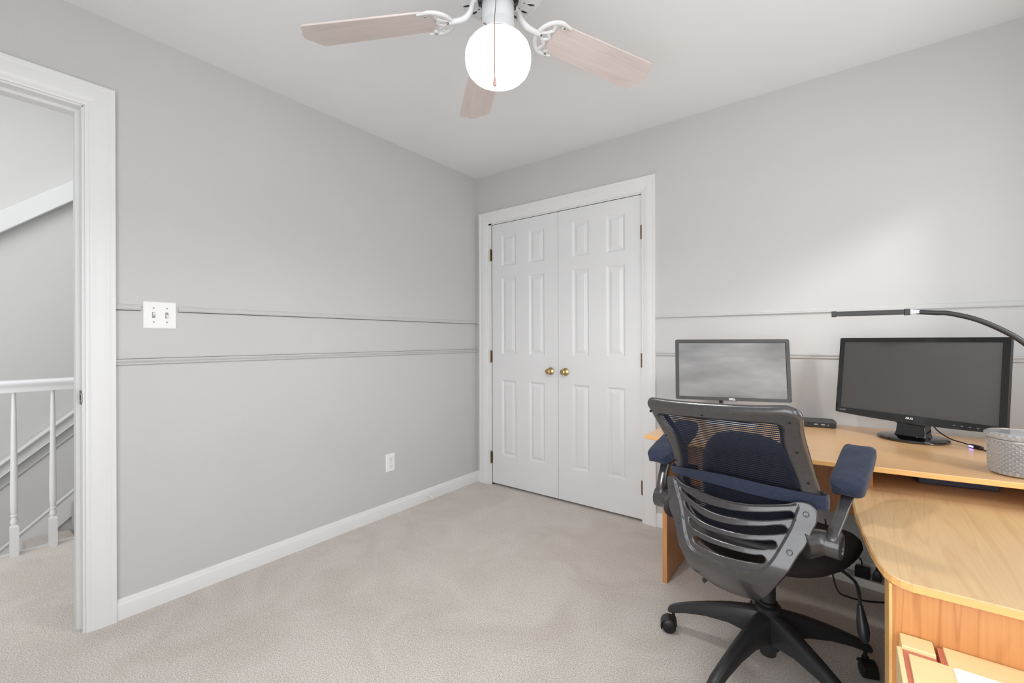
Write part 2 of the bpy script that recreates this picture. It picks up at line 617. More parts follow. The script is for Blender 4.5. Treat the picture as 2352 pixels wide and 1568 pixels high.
fl = MB().box((0, RY - WT, -0.12), (RX + WT, 0.70, 0))
fl.box((HX - 0.03, -4.4, -0.12), (0, -1.55, 0))
S(fl, 'floor', M['carpet'])
S(MB().box((-WT, RY - WT, H), (RX + WT, 0.70, H + 0.1)), 'ceiling', M['ceiling'])

wl = MB().box((-WT, OY0, 0), (0, 0.12, H)).box((-WT, OY1, OZ), (0, OY0, H)).box((-WT, RY, 0), (0, OY1, H))
S(wl, 'wall_left', M['wall'])
wb = MB().box((0, 0, 0), (DX0, WT, H)).box((DX1, 0, 0), (RX, WT, H)).box((DX0, 0, DZ), (DX1, WT, H))
S(wb, 'wall_back', M['wall'])
S(MB().box((0.0, 0.58, 0), (DX1 + 0.3, 0.66, H)).box((-0.02, WT, 0), (0.04, 0.58, H)).box((DX1 + 0.2, WT, 0), (DX1 + 0.28, 0.58, H)), 'wall_closet', M['dark'])
# right wall with its window opening, front wall with an added opening (both out of view)
WY0, WY1, WZ0, WZ1 = -1.25, -0.30, 0.78, 2.05
VY0, VY1 = -2.90, -1.70
wr = MB().box((RX, RY, 0), (RX + WT, VY0, H)).box((RX, VY1, 0), (RX + WT, WY0, H)).box((RX, WY1, 0), (RX + WT, 0.12, H))
for a, b in ((VY0, VY1), (WY0, WY1)):
    wr.box((RX, a, 0), (RX + WT, b, WZ0)).box((RX, a, WZ1), (RX + WT, b, H))
S(wr, 'wall_right', M['wall'])
WX0, WX1 = 1.22, 2.98
wf = MB().box((-WT, RY - WT, 0), (WX0, RY, H)).box((WX1, RY - WT, 0), (RX + WT, RY, H)).box((WX0, RY - WT, 0), (WX1, RY, 0.12)).box((WX0, RY - WT, 2.06), (WX1, RY, H))
S(wf, 'wall_front', M['wall'])
def window(name, lo, hi, axis, block_sun=True):
    f = MB()
    a = 0.045
    def bx(u0, u1, z0, z1, d0, d1):
        if axis == 'y':
            f.box((u0, d0, z0), (u1, d1, z1))
        else:
            f.box((d0, u0, z0), (d1, u1, z1))
    u0, z0, d = lo
    u1, z1, _ = hi
    for (p0, p1, q0, q1) in ((u0, u0 + a, z0, z1), (u1 - a, u1, z0, z1), (u0 + a, u1 - a, z0, z0 + a), (u0 + a, u1 - a, z1 - a, z1)):
        bx(p0, p1, q0, q1, d, d + 0.05)
    o = S(f, name, M['trim'], bevel=0.003)
    if block_sun:
        # added unseen sheet that keeps the sun out of this window
        s_ = MB()
        if axis == 'y':
            s_.box((u0 + a, d + 0.015, z0 + a), (u1 - a, d + 0.018, z1 - a))
        else:
            s_.box((d + 0.03, u0 + a, z0 + a), (d + 0.033, u1 - a, z1 - a))
        s_.build('sun_block', M['paper'], o)
    return o
window('window_1', (WY0, WZ0, RX + 0.01), (WY1, WZ1, 0), 'x', False)
window('window_3', (VY0, WZ0, RX + 0.01), (VY1, WZ1, 0), 'x')
window('fill_window_front', (WX0, 0.12, RY - 0.07), (WX1, 2.06, 0), 'y')  # unseen window, added to hold the front fill light

# hall and stairwell beyond the doorway
S(MB().box((FX - 0.1, -4.6, -1.9), (FX, 0.6, HH)), 'wall_hall', M['hallwall'])
S(MB().box((FX, -4.6, -1.9), (-WT, -4.45, HH)).box((FX, 0.35, -1.9), (-WT, 0.45, HH)), 'wall_stair', M['hallwall'])
S(MB().box((-WT - 0.004, OY0, 0), (-WT, 0.35, HH)).box((-WT - 0.004, -4.45, 0), (-WT, OY1, HH)).box((-WT - 0.004, OY1, OZ), (-WT, OY0, HH)).box((-WT, -4.45, H), (-0.02, 0.35, HH)), 'wall_hall_near', M['hallwall'])
S(MB().box((FX - 0.1, -4.6, HH), (-0.02, 0.6, HH + 0.1)), 'ceiling_hall', M['ceiling'])
# white nosing along the open edge of the landing
S(MB().box((HX - 0.045, -4.4, -0.25), (HX - 0.03, -1.6, 0.004)).box((HX - 0.05, -4.4, -0.03), (HX - 0.028, -1.6, 0.006)), 'trim_1', M['trim'])
# stairs climbing towards the landing, away on the far side
SL = 0.87
def zline(y, z0, y0):
    return z0 + SL * (y - y0)
def slope_bar(y0, y1, za, yref, h, x0, x1):
    b = MB()
    q = [(y0, zline(y0, za, yref)), (y1, zline(y1, za, yref)), (y1, zline(y1, za, yref) + h), (y0, zline(y0, za, yref) + h)]
    return b.prism(q, x0, x1, plane='yz')
st = thing('staircase', 'white and carpeted stairs descending beside the far hall wall behind the railing', 'stairs', (0, 0, 0))
run = 0.235
for k in range(9):
    y1 = -1.82 - k * run
    z1 = -0.02 - k * run * SL
    MB().box((FX + 0.022, y1 - run, z1 - 0.19), (HX - 0.055, y1, z1)).build('step', M['carpet'], st, bevel=0.012)
sk = slope_bar(-3.7, -1.5, -0.345, -2.29, 0.17, FX + 0.003, FX + 0.021)
sk.build('skirt_board', M['trim'], st, bevel=0.004)
slope_bar(-3.7, -1.5, -0.345 + 0.165, -2.29, 0.028, FX + 0.003, FX + 0.03).build('skirt_cap', M['trim'], st, bevel=0.008)
hr = thing('stair_handrail', 'white moulded handrail sloping along the far stairwell wall', 'handrail', (0, 0, 0))
slope_bar(-3.8, -1.4, 0.245, -2.385, 0.085, FX + 0.003, FX + 0.035).build('backing_rail', M['trim'], hr, bevel=0.006)
slope_bar(-3.8, -1.4, 0.315, -2.385, 0.03, FX + 0.003, FX + 0.07).build('rail_cap', M['trim'], hr, bevel=0.01)
slope_bar(-3.8, -1.4, 0.235, -2.385, 0.014, FX + 0.003, FX + 0.045).build('lower_bead', M['trim'], hr, bevel=0.005)
S(slope_bar(-3.9, -1.3, 0.150, -2.385, 0.022, FX, FX + 0.012), 'trim_2', M['wall'], bevel=0.004)
S(slope_bar(-3.9, -1.2, 1.862, -2.385, 0.145, FX, FX + 0.10), 'trim_3', M['trim'], bevel=0.004)

rl = thing('landing_railing', 'white landing railing with turned balusters seen through the open doorway', 'railing', (HX, 0, 0))
rail = MB()
prof = [(-0.026, 0.868), (0.026, 0.868), (0.028, 0.878), (0.022, 0.886), (0.024, 0.896), (0.034, 0.906), (0.036, 0.918), (0.028, 0.929), (0.0, 0.934), (-0.028, 0.929), (-0.036, 0.918), (-0.034, 0.906), (-0.024, 0.896), (-0.022, 0.886), (-0.028, 0.878)]
rail.rings([[(x, y, z) for x, z in prof] for y in (-4.4, -1.6)])
rail.build('handrail', M['trim'], rl, smooth=True, angle=50)
def baluster():
    b = MB()
    b.box((-0.0165, -0.0165, 0.0), (0.0165, 0.0165, 0.155))
    b.rings([[(s * 0.0165, t * 0.0165, 0.155) for s, t in ((-1, -1), (1, -1), (1, 1), (-1, 1))], [(s * 0.010, t * 0.010, 0.166) for s, t in ((-1, -1), (1, -1), (1, 1), (-1, 1))]])
    b.lathe([(0.010, 0.155), (0.011, 0.166), (0.015, 0.176), (0.0155, 0.184), (0.012, 0.196), (0.0105, 0.207), (0.015, 0.211), (0.015, 0.216), (0.011, 0.219), (0.0125, 0.225), (0.0150, 0.26), (0.0150, 0.33), (0.013, 0.52), (0.0105, 0.72), (0.0085, 0.84), (0.0085, 0.87)], 20)
    return b
b0 = baluster().build('baluster', M['trim'], rl, smooth=True, angle=35)
b0.location = (0, -2.405 - 0.144 * 6, 0)
for k in range(1, 12):
    c = b0.copy()
    COL.objects.link(c)
    c.parent = rl
    c.location = (0, -2.405 - 0.144 * 6 + 0.144 * k, 0)

# doorway jamb and casing (left wall)
jm = MB()
jm.box((-WT - 0.006, OY0 - 0.004, 0), (0.0015, OY0 + 0.012, OZ)).box((-WT - 0.006, OY1 - 0.012, 0), (0.0015, OY1 + 0.004, OZ)).box((-WT - 0.006, OY1, OZ - 0.004), (0.0015, OY0, OZ + 0.012))
jm.box((-0.085, OY0 - 0.016, 0), (-0.045, OY0 - 0.003, OZ - 0.008)).box((-0.085, OY1 + 0.003, 0), (-0.045, OY1 + 0.016, OZ - 0.008)).box((-0.086, OY1, OZ - 0.016), (-0.044, OY0, OZ - 0.003))
S(jm, 'trim_4', M['trim'])
CASP = [(0.0, 0.0), (0.0, 0.010), (0.006, 0.012), (0.010, 0.0115), (0.014, 0.014), (0.024, 0.0145), (0.030, 0.0175), (0.062, 0.0190), (0.070, 0.0185), (0.074, 0.021), (CAS, 0.021), (CAS, 0.0)]
def casing(mb, a0, a1, top, to3, legs=(True, True)):
    """mitred casing round an opening: profile u outward from the reveal, d proud of the wall"""
    path = []
    for u, d in CASP:
        path.append(((a0 - u, 0, d), (a0 - u, top + u, d), (a1 + u, top + u, d), (a1 + u, 0, d)))
    for k in range(3):
        r0 = [to3(*p[k]) for p in path]
        r1 = [to3(*p[k + 1]) for p in path]
        mb.rings([r0, r1])
cs = MB()
casing(cs, OY1, OY0 + 0.004, OZ + 0.004, lambda a, z, d: (d, a, z))
S(cs, 'trim_5', M['trim'], smooth=True, angle=25)
cs = MB()
casing(cs, OY1, OY0 + 0.004, OZ + 0.004, lambda a, z, d: (-WT - 0.004 - d, a, z))
S(cs, 'trim_6', M['trim'], smooth=True, angle=25)
sp = thing('strike_plate', 'worn brass strike plate let into the white doorway jamb', 'strike plate', (-0.022, OY0 - 0.004, 0.918))
MB().box((-0.016, -0.0025, -0.028), (0.016, 0.0, 0.028)).box((0.016, -0.004, -0.018), (0.024, 0.001, 0.018)).build('plate', M['steel'], sp, bevel=0.001)
MB().box((-0.007, -0.0032, -0.011), (0.007, -0.002, 0.011)).build('latch_hole', M['dark'], sp)
for z in (-0.021, 0.021):
    MB().cyl((0, -0.004, z), (0, -0.0015, z), 0.004, 12).build('screw', M['oldbrass'], sp)

# closet casing and doors
cs = MB()
casing(cs, DX0 - 0.028, DX1 + 0.0, DZ + 0.010, lambda a, z, d: (a, -d, z))
S(cs, 'trim_7', M['trim'], smooth=True, angle=25)
S(MB().box((DX0 - 0.03, -0.002, 0), (DX0, WT, DZ + 0.012)).box((DX1, -0.002, 0), (DX1 + 0.012, WT, DZ + 0.012)).box((DX0 - 0.03, -0.002, DZ), (DX1 + 0.012, WT, DZ + 0.012)), 'trim_8', M['trim'])

def closet_door(name, x0, x1, cols, knob_x, hinge_x):
    z0, z1 = 0.016, DZ - 0.003
    rows = [(0.242, 0.829), (1.025, 1.621), (1.707, 1.950)]
    FY = 0.002
    d = MB()
    xs = [x0, cols[0][0], cols[0][1], cols[1][0], cols[1][1], x1]
    zs = [z0, rows[0][0], rows[0][1], rows[1][0], rows[1][1], rows[2][0], rows[2][1], z1]
    for i in range(5):
        for j in range(7):
            a, b, c, e = xs[i], xs[i + 1], zs[j], zs[j + 1]
            if i in (1, 3) and j in (1, 3, 5):
                s, dp = 0.013, 0.009
                o_ = [(a, FY, c), (b, FY, c), (b, FY, e), (a, FY, e)]
                q_ = [(a + s * .45, FY + 0.003, c + s * .45), (b - s * .45, FY + 0.003, c + s * .45), (b - s * .45, FY + 0.003, e - s * .45), (a + s * .45, FY + 0.003, e - s * .45)]
                n_ = [(a + s, FY + dp, c + s), (b - s, FY + dp, c + s), (b - s, FY + dp, e - s), (a + s, FY + dp, e - s)]
                d.add(o_ + q_ + n_, [(k, (k + 1) % 4, 4 + (k + 1) % 4, 4 + k) for k in range(4)] + [(4 + k, 4 + (k + 1) % 4, 8 + (k + 1) % 4, 8 + k) for k in range(4)] + [(8, 9, 10, 11)])
            else:
                d.add([(a, FY, c), (b, FY, c), (b, FY, e), (a, FY, e)], [(0, 1, 2, 3)])
    YB = FY + 0.034
    d.add([(x0, FY, z0), (x1, FY, z0), (x1, FY, z1), (x0, FY, z1), (x0, YB, z0), (x1, YB, z0), (x1, YB, z1), (x0, YB, z1)],
          [(0, 4, 5, 1), (1, 5, 6, 2), (2, 6, 7, 3), (3, 7, 4, 0), (4, 7, 6, 5)])
    door = S(d, name, M['door'])
    for cx in cols:
        for (c, e) in rows:
            a, b = cx[0] + 0.013, cx[1] - 0.013
            c2, e2 = c + 0.013, e - 0.013
            s = 0.026
            fy = FY + 0.009
            p = MB()
            o_ = [(a + .003, fy + .0005, c2 + .003), (b - .003, fy + .0005, c2 + .003), (b - .003, fy + .0005, e2 - .003), (a + .003, fy + .0005, e2 - .003)]
            n_ = [(a + s, FY + 0.002, c2 + s), (b - s, FY + 0.002, c2 + s), (b - s, FY + 0.002, e2 - s), (a + s, FY + 0.002, e2 - s)]
            p.add(o_ + n_, [(k, (k + 1) % 4, 4 + (k + 1) % 4, 4 + k) for k in range(4)] + [(4, 5, 6, 7), (3, 2, 1, 0)])
            p.build('panel', M['door'], door)
    kb = MB()
    kb.lathe([(0.0, 0.0), (0.026, 0.0), (0.0275, 0.003), (0.026, 0.007), (0.016, 0.011), (0.0105, 0.014), (0.0105, 0.026), (0.014, 0.030), (0.0195, 0.036), (0.0205, 0.043), (0.018, 0.050), (0.010, 0.054), (0.0, 0.055)], 32, (knob_x, FY, 0.914), (0, -1, 0))
    kn = kb.build('knob', M['brass'], door, smooth=True, angle=40)
    for z in (-0.017, 0.017):
        MB().cyl((knob_x, FY - 0.0085, 0.914 + z), (knob_x, FY - 0.004, 0.914 + z), 0.0035, 10).build('screw', M['dark'], kn)
    for z in (0.215, 1.008, 1.806):
        hb = MB()
        for k in range(3):
            hb.cyl((hinge_x, -0.0055, z - 0.044 + k * 0.0296), (hinge_x, -0.0055, z - 0.044 + k * 0.0296 + 0.0285), 0.0062, 12)
        hb.cyl((hinge_x, -0.0055, z - 0.049), (hinge_x, -0.0055, z + 0.050), 0.0038, 10)
        hb.box((hinge_x - 0.011, -0.0022, z - 0.044), (hinge_x + 0.011, 0.0016, z + 0.044))
        hb.build('hinge', M['oldbrass'], door, smooth=True, angle=40)
    return door
closet_door('door_1', DX0 + 0.003, 0.7595, ((0.253, 0.391), (0.511, 0.647)), 0.700, DX0 - 0.006)
closet_door('door_2', 0.7625, DX1 - 0.003, ((0.876, 1.003), (1.129, 1.259)), 0.821, DX1 + 0.002)

# wall mouldings (painted like the wall), baseboards
def rail_profile(z0, up):
    if up:
        return [(0, z0), (0.010, z0), (0.013, z0 + 0.003), (0.009, z0 + 0.008), (0.010, z0 + 0.013), (0.007, z0 + 0.018), (0.003, z0 + 0.023), (0, z0 + 0.024)]
    return [(0, z0), (0.004, z0 + 0.001), (0.009, z0 + 0.005), (0.010, z0 + 0.009), (0.0065, z0 + 0.012), (0.012, z0 + 0.017), (0.014, z0 + 0.022), (0.012, z0 + 0.026), (0, z0 + 0.027)]
def mould(name, pr, a, b, wall, m=None):
    mb = MB()
    if wall == 'l':
        mb.rings([[(d, t, z) for d, z in pr] for t in (a, b)])
    else:
        mb.rings([[(t, -d, z) for d, z in pr] for t in (a, b)])
    return S(mb, name, m or M['wall'], smooth=True, angle=30)
CL0 = OY0 + 0.004 + CAS
BX0, BX1 = DX0 - 0.028 - CAS, DX1 + CAS
n = 9
for pr, parts in ((rail_profile(1.268, True), ((CL0, -2.135), (-2.004, 0.0))), (rail_profile(1.037, False), ((CL0, 0.0),))):
    for a, b in parts:
        tr_ = mould('trim_%d' % n, pr, a, b, 'l')
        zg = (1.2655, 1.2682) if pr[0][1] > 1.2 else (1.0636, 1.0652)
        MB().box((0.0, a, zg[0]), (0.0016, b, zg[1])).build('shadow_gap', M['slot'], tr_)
        n += 1
    for a, b in ((0.0, BX0), (BX1, RX)):
        mould('trim_%d' % n, pr, a, b, 'b')
        n += 1
bp = [(0, 0.0), (0.013, 0.0), (0.013, 0.058), (0.011, 0.064), (0.0085, 0.067), (0.0075, 0.073), (0.004, 0.080), (0, 0.082)]
mould('baseboard_left', bp, CL0, 0.0, 'l', M['trim'])
bb = MB()
for a, b in ((0.0, BX0), (BX1, RX)):
    bb.rings([[(t, -d, z) for d, z in bp] for t in (a, b)])
S(bb, 'baseboard_back', M['trim'], smooth=True, angle=30)
bb = MB().rings([[(RX - d, t, z) for d, z in bp] for t in (RY, 0)])
S(bb, 'baseboard_right', M['trim'], smooth=True, angle=30)

# ================================================================== WALL FITTINGS
sw = thing('light_switch', 'white double toggle switch plate breaking the upper wall moulding by the doorway', 'light switch', (0, -2.0695, 1.250))
def plate(w_, h_, t_, d=0.006):
    mb = MB()
    e = 0.004
    o_ = [(0, -w_ / 2, -h_ / 2), (0, w_ / 2, -h_ / 2), (0, w_ / 2, h_ / 2), (0, -w_ / 2, h_ / 2)]
    m_ = [(d * .55, y, z) for _, y, z in o_]
    i_ = [(d, y - math.copysign(e, y), z - math.copysign(e, z)) for _, y, z in o_]
    return mb.rings([o_, m_, i_])
plate(0.1165, 0.116, 0, 0.0065).build('plate', M['white'], sw)
for y, up in ((-0.023, 0.004), (0.023, -0.004)):
    MB().box((0.0055, y - 0.0055, -0.0125), (0.0072, y + 0.0055, 0.0125)).build('toggle_surround', M['printdim'], sw)
    t = MB().prism([(0.006, -0.005 + up * .3), (0.006, 0.005 + up * .3), (0.0185, up * 1.9 + 0.003), (0.0185, up * 1.9 - 0.003)], -0.0035, 0.0035, plane='xz')
    t.v = [(x, yy + y, z) for x, yy, z in t.v]
    t.build('toggle', M['white'], sw, bevel=0.0008)
    for z in (-0.030, 0.030):
        MB().cyl((0.006, y, z), (0.0078, y, z), 0.0032, 12).build('screw', M['printdim'], sw)
ot = thing('wall_outlet', 'white duplex power outlet low on the grey left wall', 'outlet', (0, -0.859, 0.339))
plate(0.071, 0.115, 0).build('plate', M['white'], ot)
for z in (-0.0235, 0.0235):
    f = MB()
    f.lathe([(0.0165, 0.0055), (0.0165, 0.0085)], 24, (0, 0, z), (1, 0, 0))
    fo = f.build('receptacle', M['white'], ot, bevel=0.0006)
    MB().box((0.0080, -0.0078, z + 0.000), (0.0089, -0.0056, z + 0.009)).box((0.0080, 0.0056, z + 0.001), (0.0089, 0.0078, z + 0.008)).cyl((0.0080, 0, z - 0.007), (0.0089, 0, z - 0.007), 0.0028, 10).build('slot', M['slot'], fo)
MB().cyl((0.006, 0, 0), (0.0072, 0, 0), 0.003, 10).build('screw', M['steel'], ot)
ds = thing('door_stop', 'small white spring door stop on the left baseboard near the closet', 'door stop', (0.013, -0.560, 0.046))
MB().lathe([(0.0, 0), (0.011, 0), (0.011, 0.003), (0.006, 0.006), (0.0, 0.0065)], 16, (0, 0, 0), (1, 0, 0)).build('base', M['white'], ds, smooth=True)
sps = [(0.005 + 0.045 * t / 80, 0.0045 * math.cos(t * PI / 4), 0.0045 * math.sin(t * PI / 4)) for t in range(81)]
MB().tube(sps, 0.0014, 6).build('spring', M['white'], ds, smooth=True)
MB().lathe([(0.0, 0), (0.0065, 0.0), (0.0075, 0.006), (0.006, 0.012), (0.0, 0.014)], 14, (0.049, 0, 0), (1, 0, 0)).build('tip', M['white'], ds, smooth=True)

# ================================================================== CEILING FAN
FC = (1.502, -1.587)
ZB = 2.17
fan = thing('ceiling_fan', 'white five blade ceiling fan with bleached wood blades and lit globe', 'ceiling fan', (FC[0], FC[1], 0))
# motor housing under the ceiling: dome, vented bottom plate with slots
MB().lathe([(0.0, H), (0.085, H), (0.10, H - 0.02), (0.135, H - 0.07), (0.145, H - 0.12), (0.146, H - 0.20), (0.0, H - 0.20)], 48).build('motor_housing', M['fanwhite'], fan, smooth=True, angle=40)
# slotted plate: annulus with real openings
def annulus_plate():
    out = [(0.147 * math.cos(a), 0.147 * math.sin(a)) for a in np.linspace(0, 2 * PI, 72, endpoint=False)]
    holes = [[(0.070 * math.cos(a), 0.070 * math.sin(a)) for a in np.linspace(0, 2 * PI, 40, endpoint=False)]]
    for k in range(20):
        a = 2 * PI * (k + 0.5) / 20
        ca, sa = math.cos(a), math.sin(a)
        lp = []
        for t in np.linspace(0, 2 * PI, 16, endpoint=False):
            u = 0.118 + 0.014 * math.cos(t)
            v = (0.0062 + 0.0015 * math.cos(t)) * math.sin(t)
            lp.append((u * ca - v * sa, u * sa + v * ca))
        holes.append(lp)
        lp = []
        for t in np.linspace(0, 2 * PI, 8, endpoint=False):
            u = 0.093 + 0.0036 * math.cos(t)
            v = 0.0036 * math.sin(t)
            lp.append((u * ca - v * sa, u * sa + v * ca))
        holes.append(lp)
    pts, edges = [], []
    for lp in [out] + holes:
        o = len(pts)
        pts += lp
        edges += [(o + i, o + (i + 1) % len(lp)) for i in range(len(lp))]
    v2, _, f2, _, _, _ = delaunay_2d_cdt([Vector(p) for p in pts], edges, [], 0, 1e-6)
    P = np.array([(v.x, v.y) for v in v2])
    cen = np.array([P[list(f)].mean(0) for f in f2])
    keep = inpoly(cen, out)
    for h in holes:
        keep &= ~inpoly(cen, h)
    mb = MB()
    nn = len(P)
    def zz(r):
        return 2.232 - 0.012 * (1 - min(1, max(0, (0.147 - r) / 0.05))) * 0 + 0.010 * min(1, max(0, (r - 0.10) / 0.047)) ** 2
    mb.v = [(x, y, zz(math.hypot(x, y))) for x, y in P] + [(x, y, zz(math.hypot(x, y)) + 0.003) for x, y in P]
    fs = []
    cnt = {}
    for f, k in zip(f2, keep):
        if k:
            fs.append(tuple(f))
            fs.append(tuple(i + nn for i in reversed(f)))
            for i in range(3):
                e = (f[i], f[(i + 1) % 3])
                cnt[e] = cnt.get(e, 0) + 1
    for (a, b) in list(cnt):
        if (b, a) not in cnt:
            fs.append((b, a, a + nn, b + nn))
    mb.f = fs
    return mb
annulus_plate().build('vented_plate', M['fanwhite'], fan)
MB().lathe([(0.0, 2.239), (0.136, 2.239), (0.136, 2.2395), (0.0, 2.2395)], 48).build('inner_rotor', M['fandark'], fan)
fw = MB().lathe([(0.0, 2.236), (0.066, 2.236), (0.068, 2.228), (0.066, 2.214), (0.040, 2.210), (0.0, 2.210)], 40)
for k in range(16):
    a = 2 * PI * k / 16
    fw.box((-0.004, 0.048, 2.204), (0.004, 0.064, 2.214), Matrix.Rotation(a, 4, 'Z'))
fw.build('flywheel', M['fandark'], fan, smooth=True, angle=30)
MB().lathe([(0.0, 2.212), (0.030, 2.212), (0.030, 2.205), (0.048, 2.203), (0.0505, 2.199), (0.0505, 2.128), (0.049, 2.126), (0.0, 2.126)], 48).build('switch_housing', M['fanshell'], fan, smooth=True, angle=40)
ft = MB().lathe([(0.049, 2.134), (0.052, 2.132), (0.053, 2.120), (0.0535, 2.104), (0.051, 2.102), (0.050, 2.118), (0.046, 2.126)], 48)
ft.build('globe_fitter', M['fanshell'], fan, smooth=True, angle=40)
for k in range(3):
    a = 2 * PI * k / 3 + 0.42
    MB().cyl((0.052 * math.cos(a), 0.052 * math.sin(a), 2.106), (0.062 * math.cos(a), 0.062 * math.sin(a), 2.106), 0.0028, 10).build('thumb_screw', M['steel'], fan)
gl = MB().lathe([(0.043, 2.106), (0.044, 2.100), (0.048, 2.096), (0.066, 2.089), (0.084, 2.077), (0.097, 2.060), (0.1035, 2.040), (0.1045, 2.022), (0.1020, 2.002), (0.094, 1.983), (0.080, 1.968), (0.060, 1.958), (0.035, 1.9525), (0.015, 1.9505), (0.0, 1.950)], 56, caps=False)
gl.build('globe', M['globe'], fan, smooth=True, angle=80)
# the lamp's own light, thrown downwards from under the globe
ll = bpy.data.lights.new('fan_lamp_light', 'SPOT')
ll.energy = 28
ll.spot_size = R(172)
ll.spot_blend = 0.55
ll.shadow_soft_size = 0.055
ll.color = (1.0, 0.985, 0.965)
lo_ = bpy.data.objects.new('fan_lamp_light', ll)
COL.objects.link(lo_)
lo_.location = (FC[0], FC[1], 1.885)
# pull chain on the camera-facing side of the housing
ca = R(303.5)
cx, cy = 0.0515 * math.cos(ca), 0.0515 * math.sin(ca)
MB().lathe([(0.0065, 0), (0.0065, 0.002), (0.004, 0.003), (0.004, 0.008), (0.003, 0.009), (0.0, 0.009)], 14, (cx * .98, cy * .98, 2.182), (math.cos(ca), math.sin(ca), -0.15)).build('chain_outlet', M['steel'], fan, smooth=True)
ox, oy = 0.112 * math.cos(ca), 0.112 * math.sin(ca)
MB().tube([(cx * 1.12, cy * 1.12, 2.181), (cx * 1.24, cy * 1.24, 2.176), (cx * 1.5, cy * 1.5, 2.135), (ox * .93, oy * .93, 2.088), (ox, oy, 2.062)], 0.0012, 6, smooth=5).build('chain_wire', M['steel'], fan)
bd = MB()
for k in range(45):
    z = 2.060 - k * 0.0034
    bd.lathe([(0.0, -0.0016), (0.0014, -0.0010), (0.0017, 0), (0.0014, 0.0010), (0.0, 0.0016)], 6, (ox, oy, z), caps=False)
bo = bd.build('bead_chain', M['chain'], fan)
bo['kind'] = 'stuff'
MB().lathe([(0.0, 0.030), (0.0015, 0.030), (0.0028, 0.022), (0.0048, 0.010), (0.0052, 0.004), (0.004, 0.0), (0.0, -0.0005)], 16, (ox, oy, 1.876)).build('pull_knob', M['pull'], fan, smooth=True, angle=60)

def blade_mesh():
    r0, r1 = 0.205, 0.672
    w0, w1 = 0.060, 0.0715
    half = [(r0, 0.0), (r0 + 0.004, 0.030), (r0 + 0.016, 0.050), (r0 + 0.034, w0), (0.62, w1), (0.633, w1), (0.641, 0.066), (0.648, 0.052), (0.655, 0.034), (0.667, 0.017), (r1, 0.0)]
    poly = half + [(r, -v) for r, v in reversed(half[1:-1])]
    return MB().prism(poly, -0.003, 0.003)
def iron_mesh():
    """cast bracket: an arm dropping from the flywheel, then an open crescent yoke under the blade root"""
    b = MB()
    b.box((0.050, -0.011, 0.046), (0.074, 0.011, 0.052))
    b.tube([(0.066, 0, 0.047), (0.078, 0, 0.040), (0.088, 0, 0.016), (0.106, 0, -0.002), (0.132, 0, -0.008), (0.160, 0, -0.009)], [0.0095, 0.0095, 0.0105, 0.0115, 0.0105, 0.0095], 12, smooth=4, sq=0.8)
    # crescent outer rim
    cr = []
    for t in np.linspace(-1, 1, 21):
        a = t * R(112)
        cr.append((0.212 - 0.060 * math.cos(a) + (0.012 if abs(t) > .93 else 0), 0.066 * math.sin(a), -0.0075))
    b.tube(cr, [0.005] + [0.0085] * 4 + [0.009] + [0.0085] * 4 + [0.005], 10, sq=0.7)
    # inner scalloped yoke
    b.tube([(0.190, -0.052, -0.008), (0.196, -0.030, -0.008), (0.184, -0.016, -0.008), (0.200, 0.0, -0.008), (0.184, 0.016, -0.008), (0.196, 0.030, -0.008), (0.190, 0.052, -0.008)], 0.0062, 8, smooth=5, sq=0.7)
    for s in (-1, 1):
        b.tube([(0.155, s * 0.004, -0.008), (0.172, s * 0.010, -0.008), (0.186, s * 0.018, -0.008)], 0.0055, 8, smooth=3, sq=0.7)
        b.cyl((0.222, s * 0.056, -0.011), (0.222, s * 0.056, -0.003), 0.009, 14)
    return b
PITCH = R(-11)
bm0 = im0 = None
for k, ang in enumerate((69, 141, 213 - 4.5, 285, 357)):
    ang = (69, 138.5, 208, 281, 353)[k]
    mtx = Matrix.Rotation(R(ang), 4, 'Z') @ Matrix.Rotation(PITCH, 4, 'X')
    if bm0 is None:
        im0 = iron_mesh().build('blade_iron', M['fanwhite'], fan, smooth=True, angle=50)
        bm0 = blade_mesh().build('blade', M['blade'], im0, bevel=0.0015)
        sc0 = []
        for (x, y) in ((0.222, 0.056), (0.222, -0.056), (0.166, 0.0)):
            q = MB().lathe([(0.0, -0.0145), (0.003, -0.0140), (0.0038, -0.0125), (0.0038, -0.010)], 10, (x, y, 0)).build('screw', M['steel'], im0)
            sc0.append(q)
        io = im0
    else:
        io = im0.copy()
        COL.objects.link(io)
        for src in [bm0] + sc0:
            c = src.copy()
            COL.objects.link(c)
            c.parent = io
    io.parent = fan
    io.matrix_local = Matrix.Translation((0, 0, ZB)) @ mtx

# ================================================================== DESK
ZT, TH = 0.72, 0.018           # raised desktop
ZL = 0.63                      # lower wing
desk = thing('corner_desk', 'maple laminate corner desk with raised desktop and rounded lower wing', 'desk', (0, 0, 0))
def slab(poly, z0, z1, name, m, bev=0.003):
    return MB().prism(poly, z0, z1).build(name, m, desk, bevel=bev, segs=2)
RXD = RX - 0.02
front = [(1.671, -0.782), (1.86, -0.802), (2.07, -0.817), (2.276, -0.825), (2.44, -0.814), (2.60, -0.799), (2.784, -0.775), (2.95, -0.745), (RXD, -0.71)]
slab([(1.671, -0.006)] + front + [(RXD, -0.006)], ZT - TH, ZT, 'raised_top', M['maple_shelf'])
eb = MB()
fr_ = [Vector((x, y, 0)) for x, y in front]
for a, b in zip(front[:-1], front[1:]):
    pass
eb.rings([[(x, y - 0.0012, ZT - TH + 0.002), (x, y - 0.0012, ZT - 0.002), (x, y + 0.002, ZT - 0.002), (x, y + 0.002, ZT - TH + 0.002)] for x, y in front])
eb.build('edge_band', M['maple_edge'], desk)
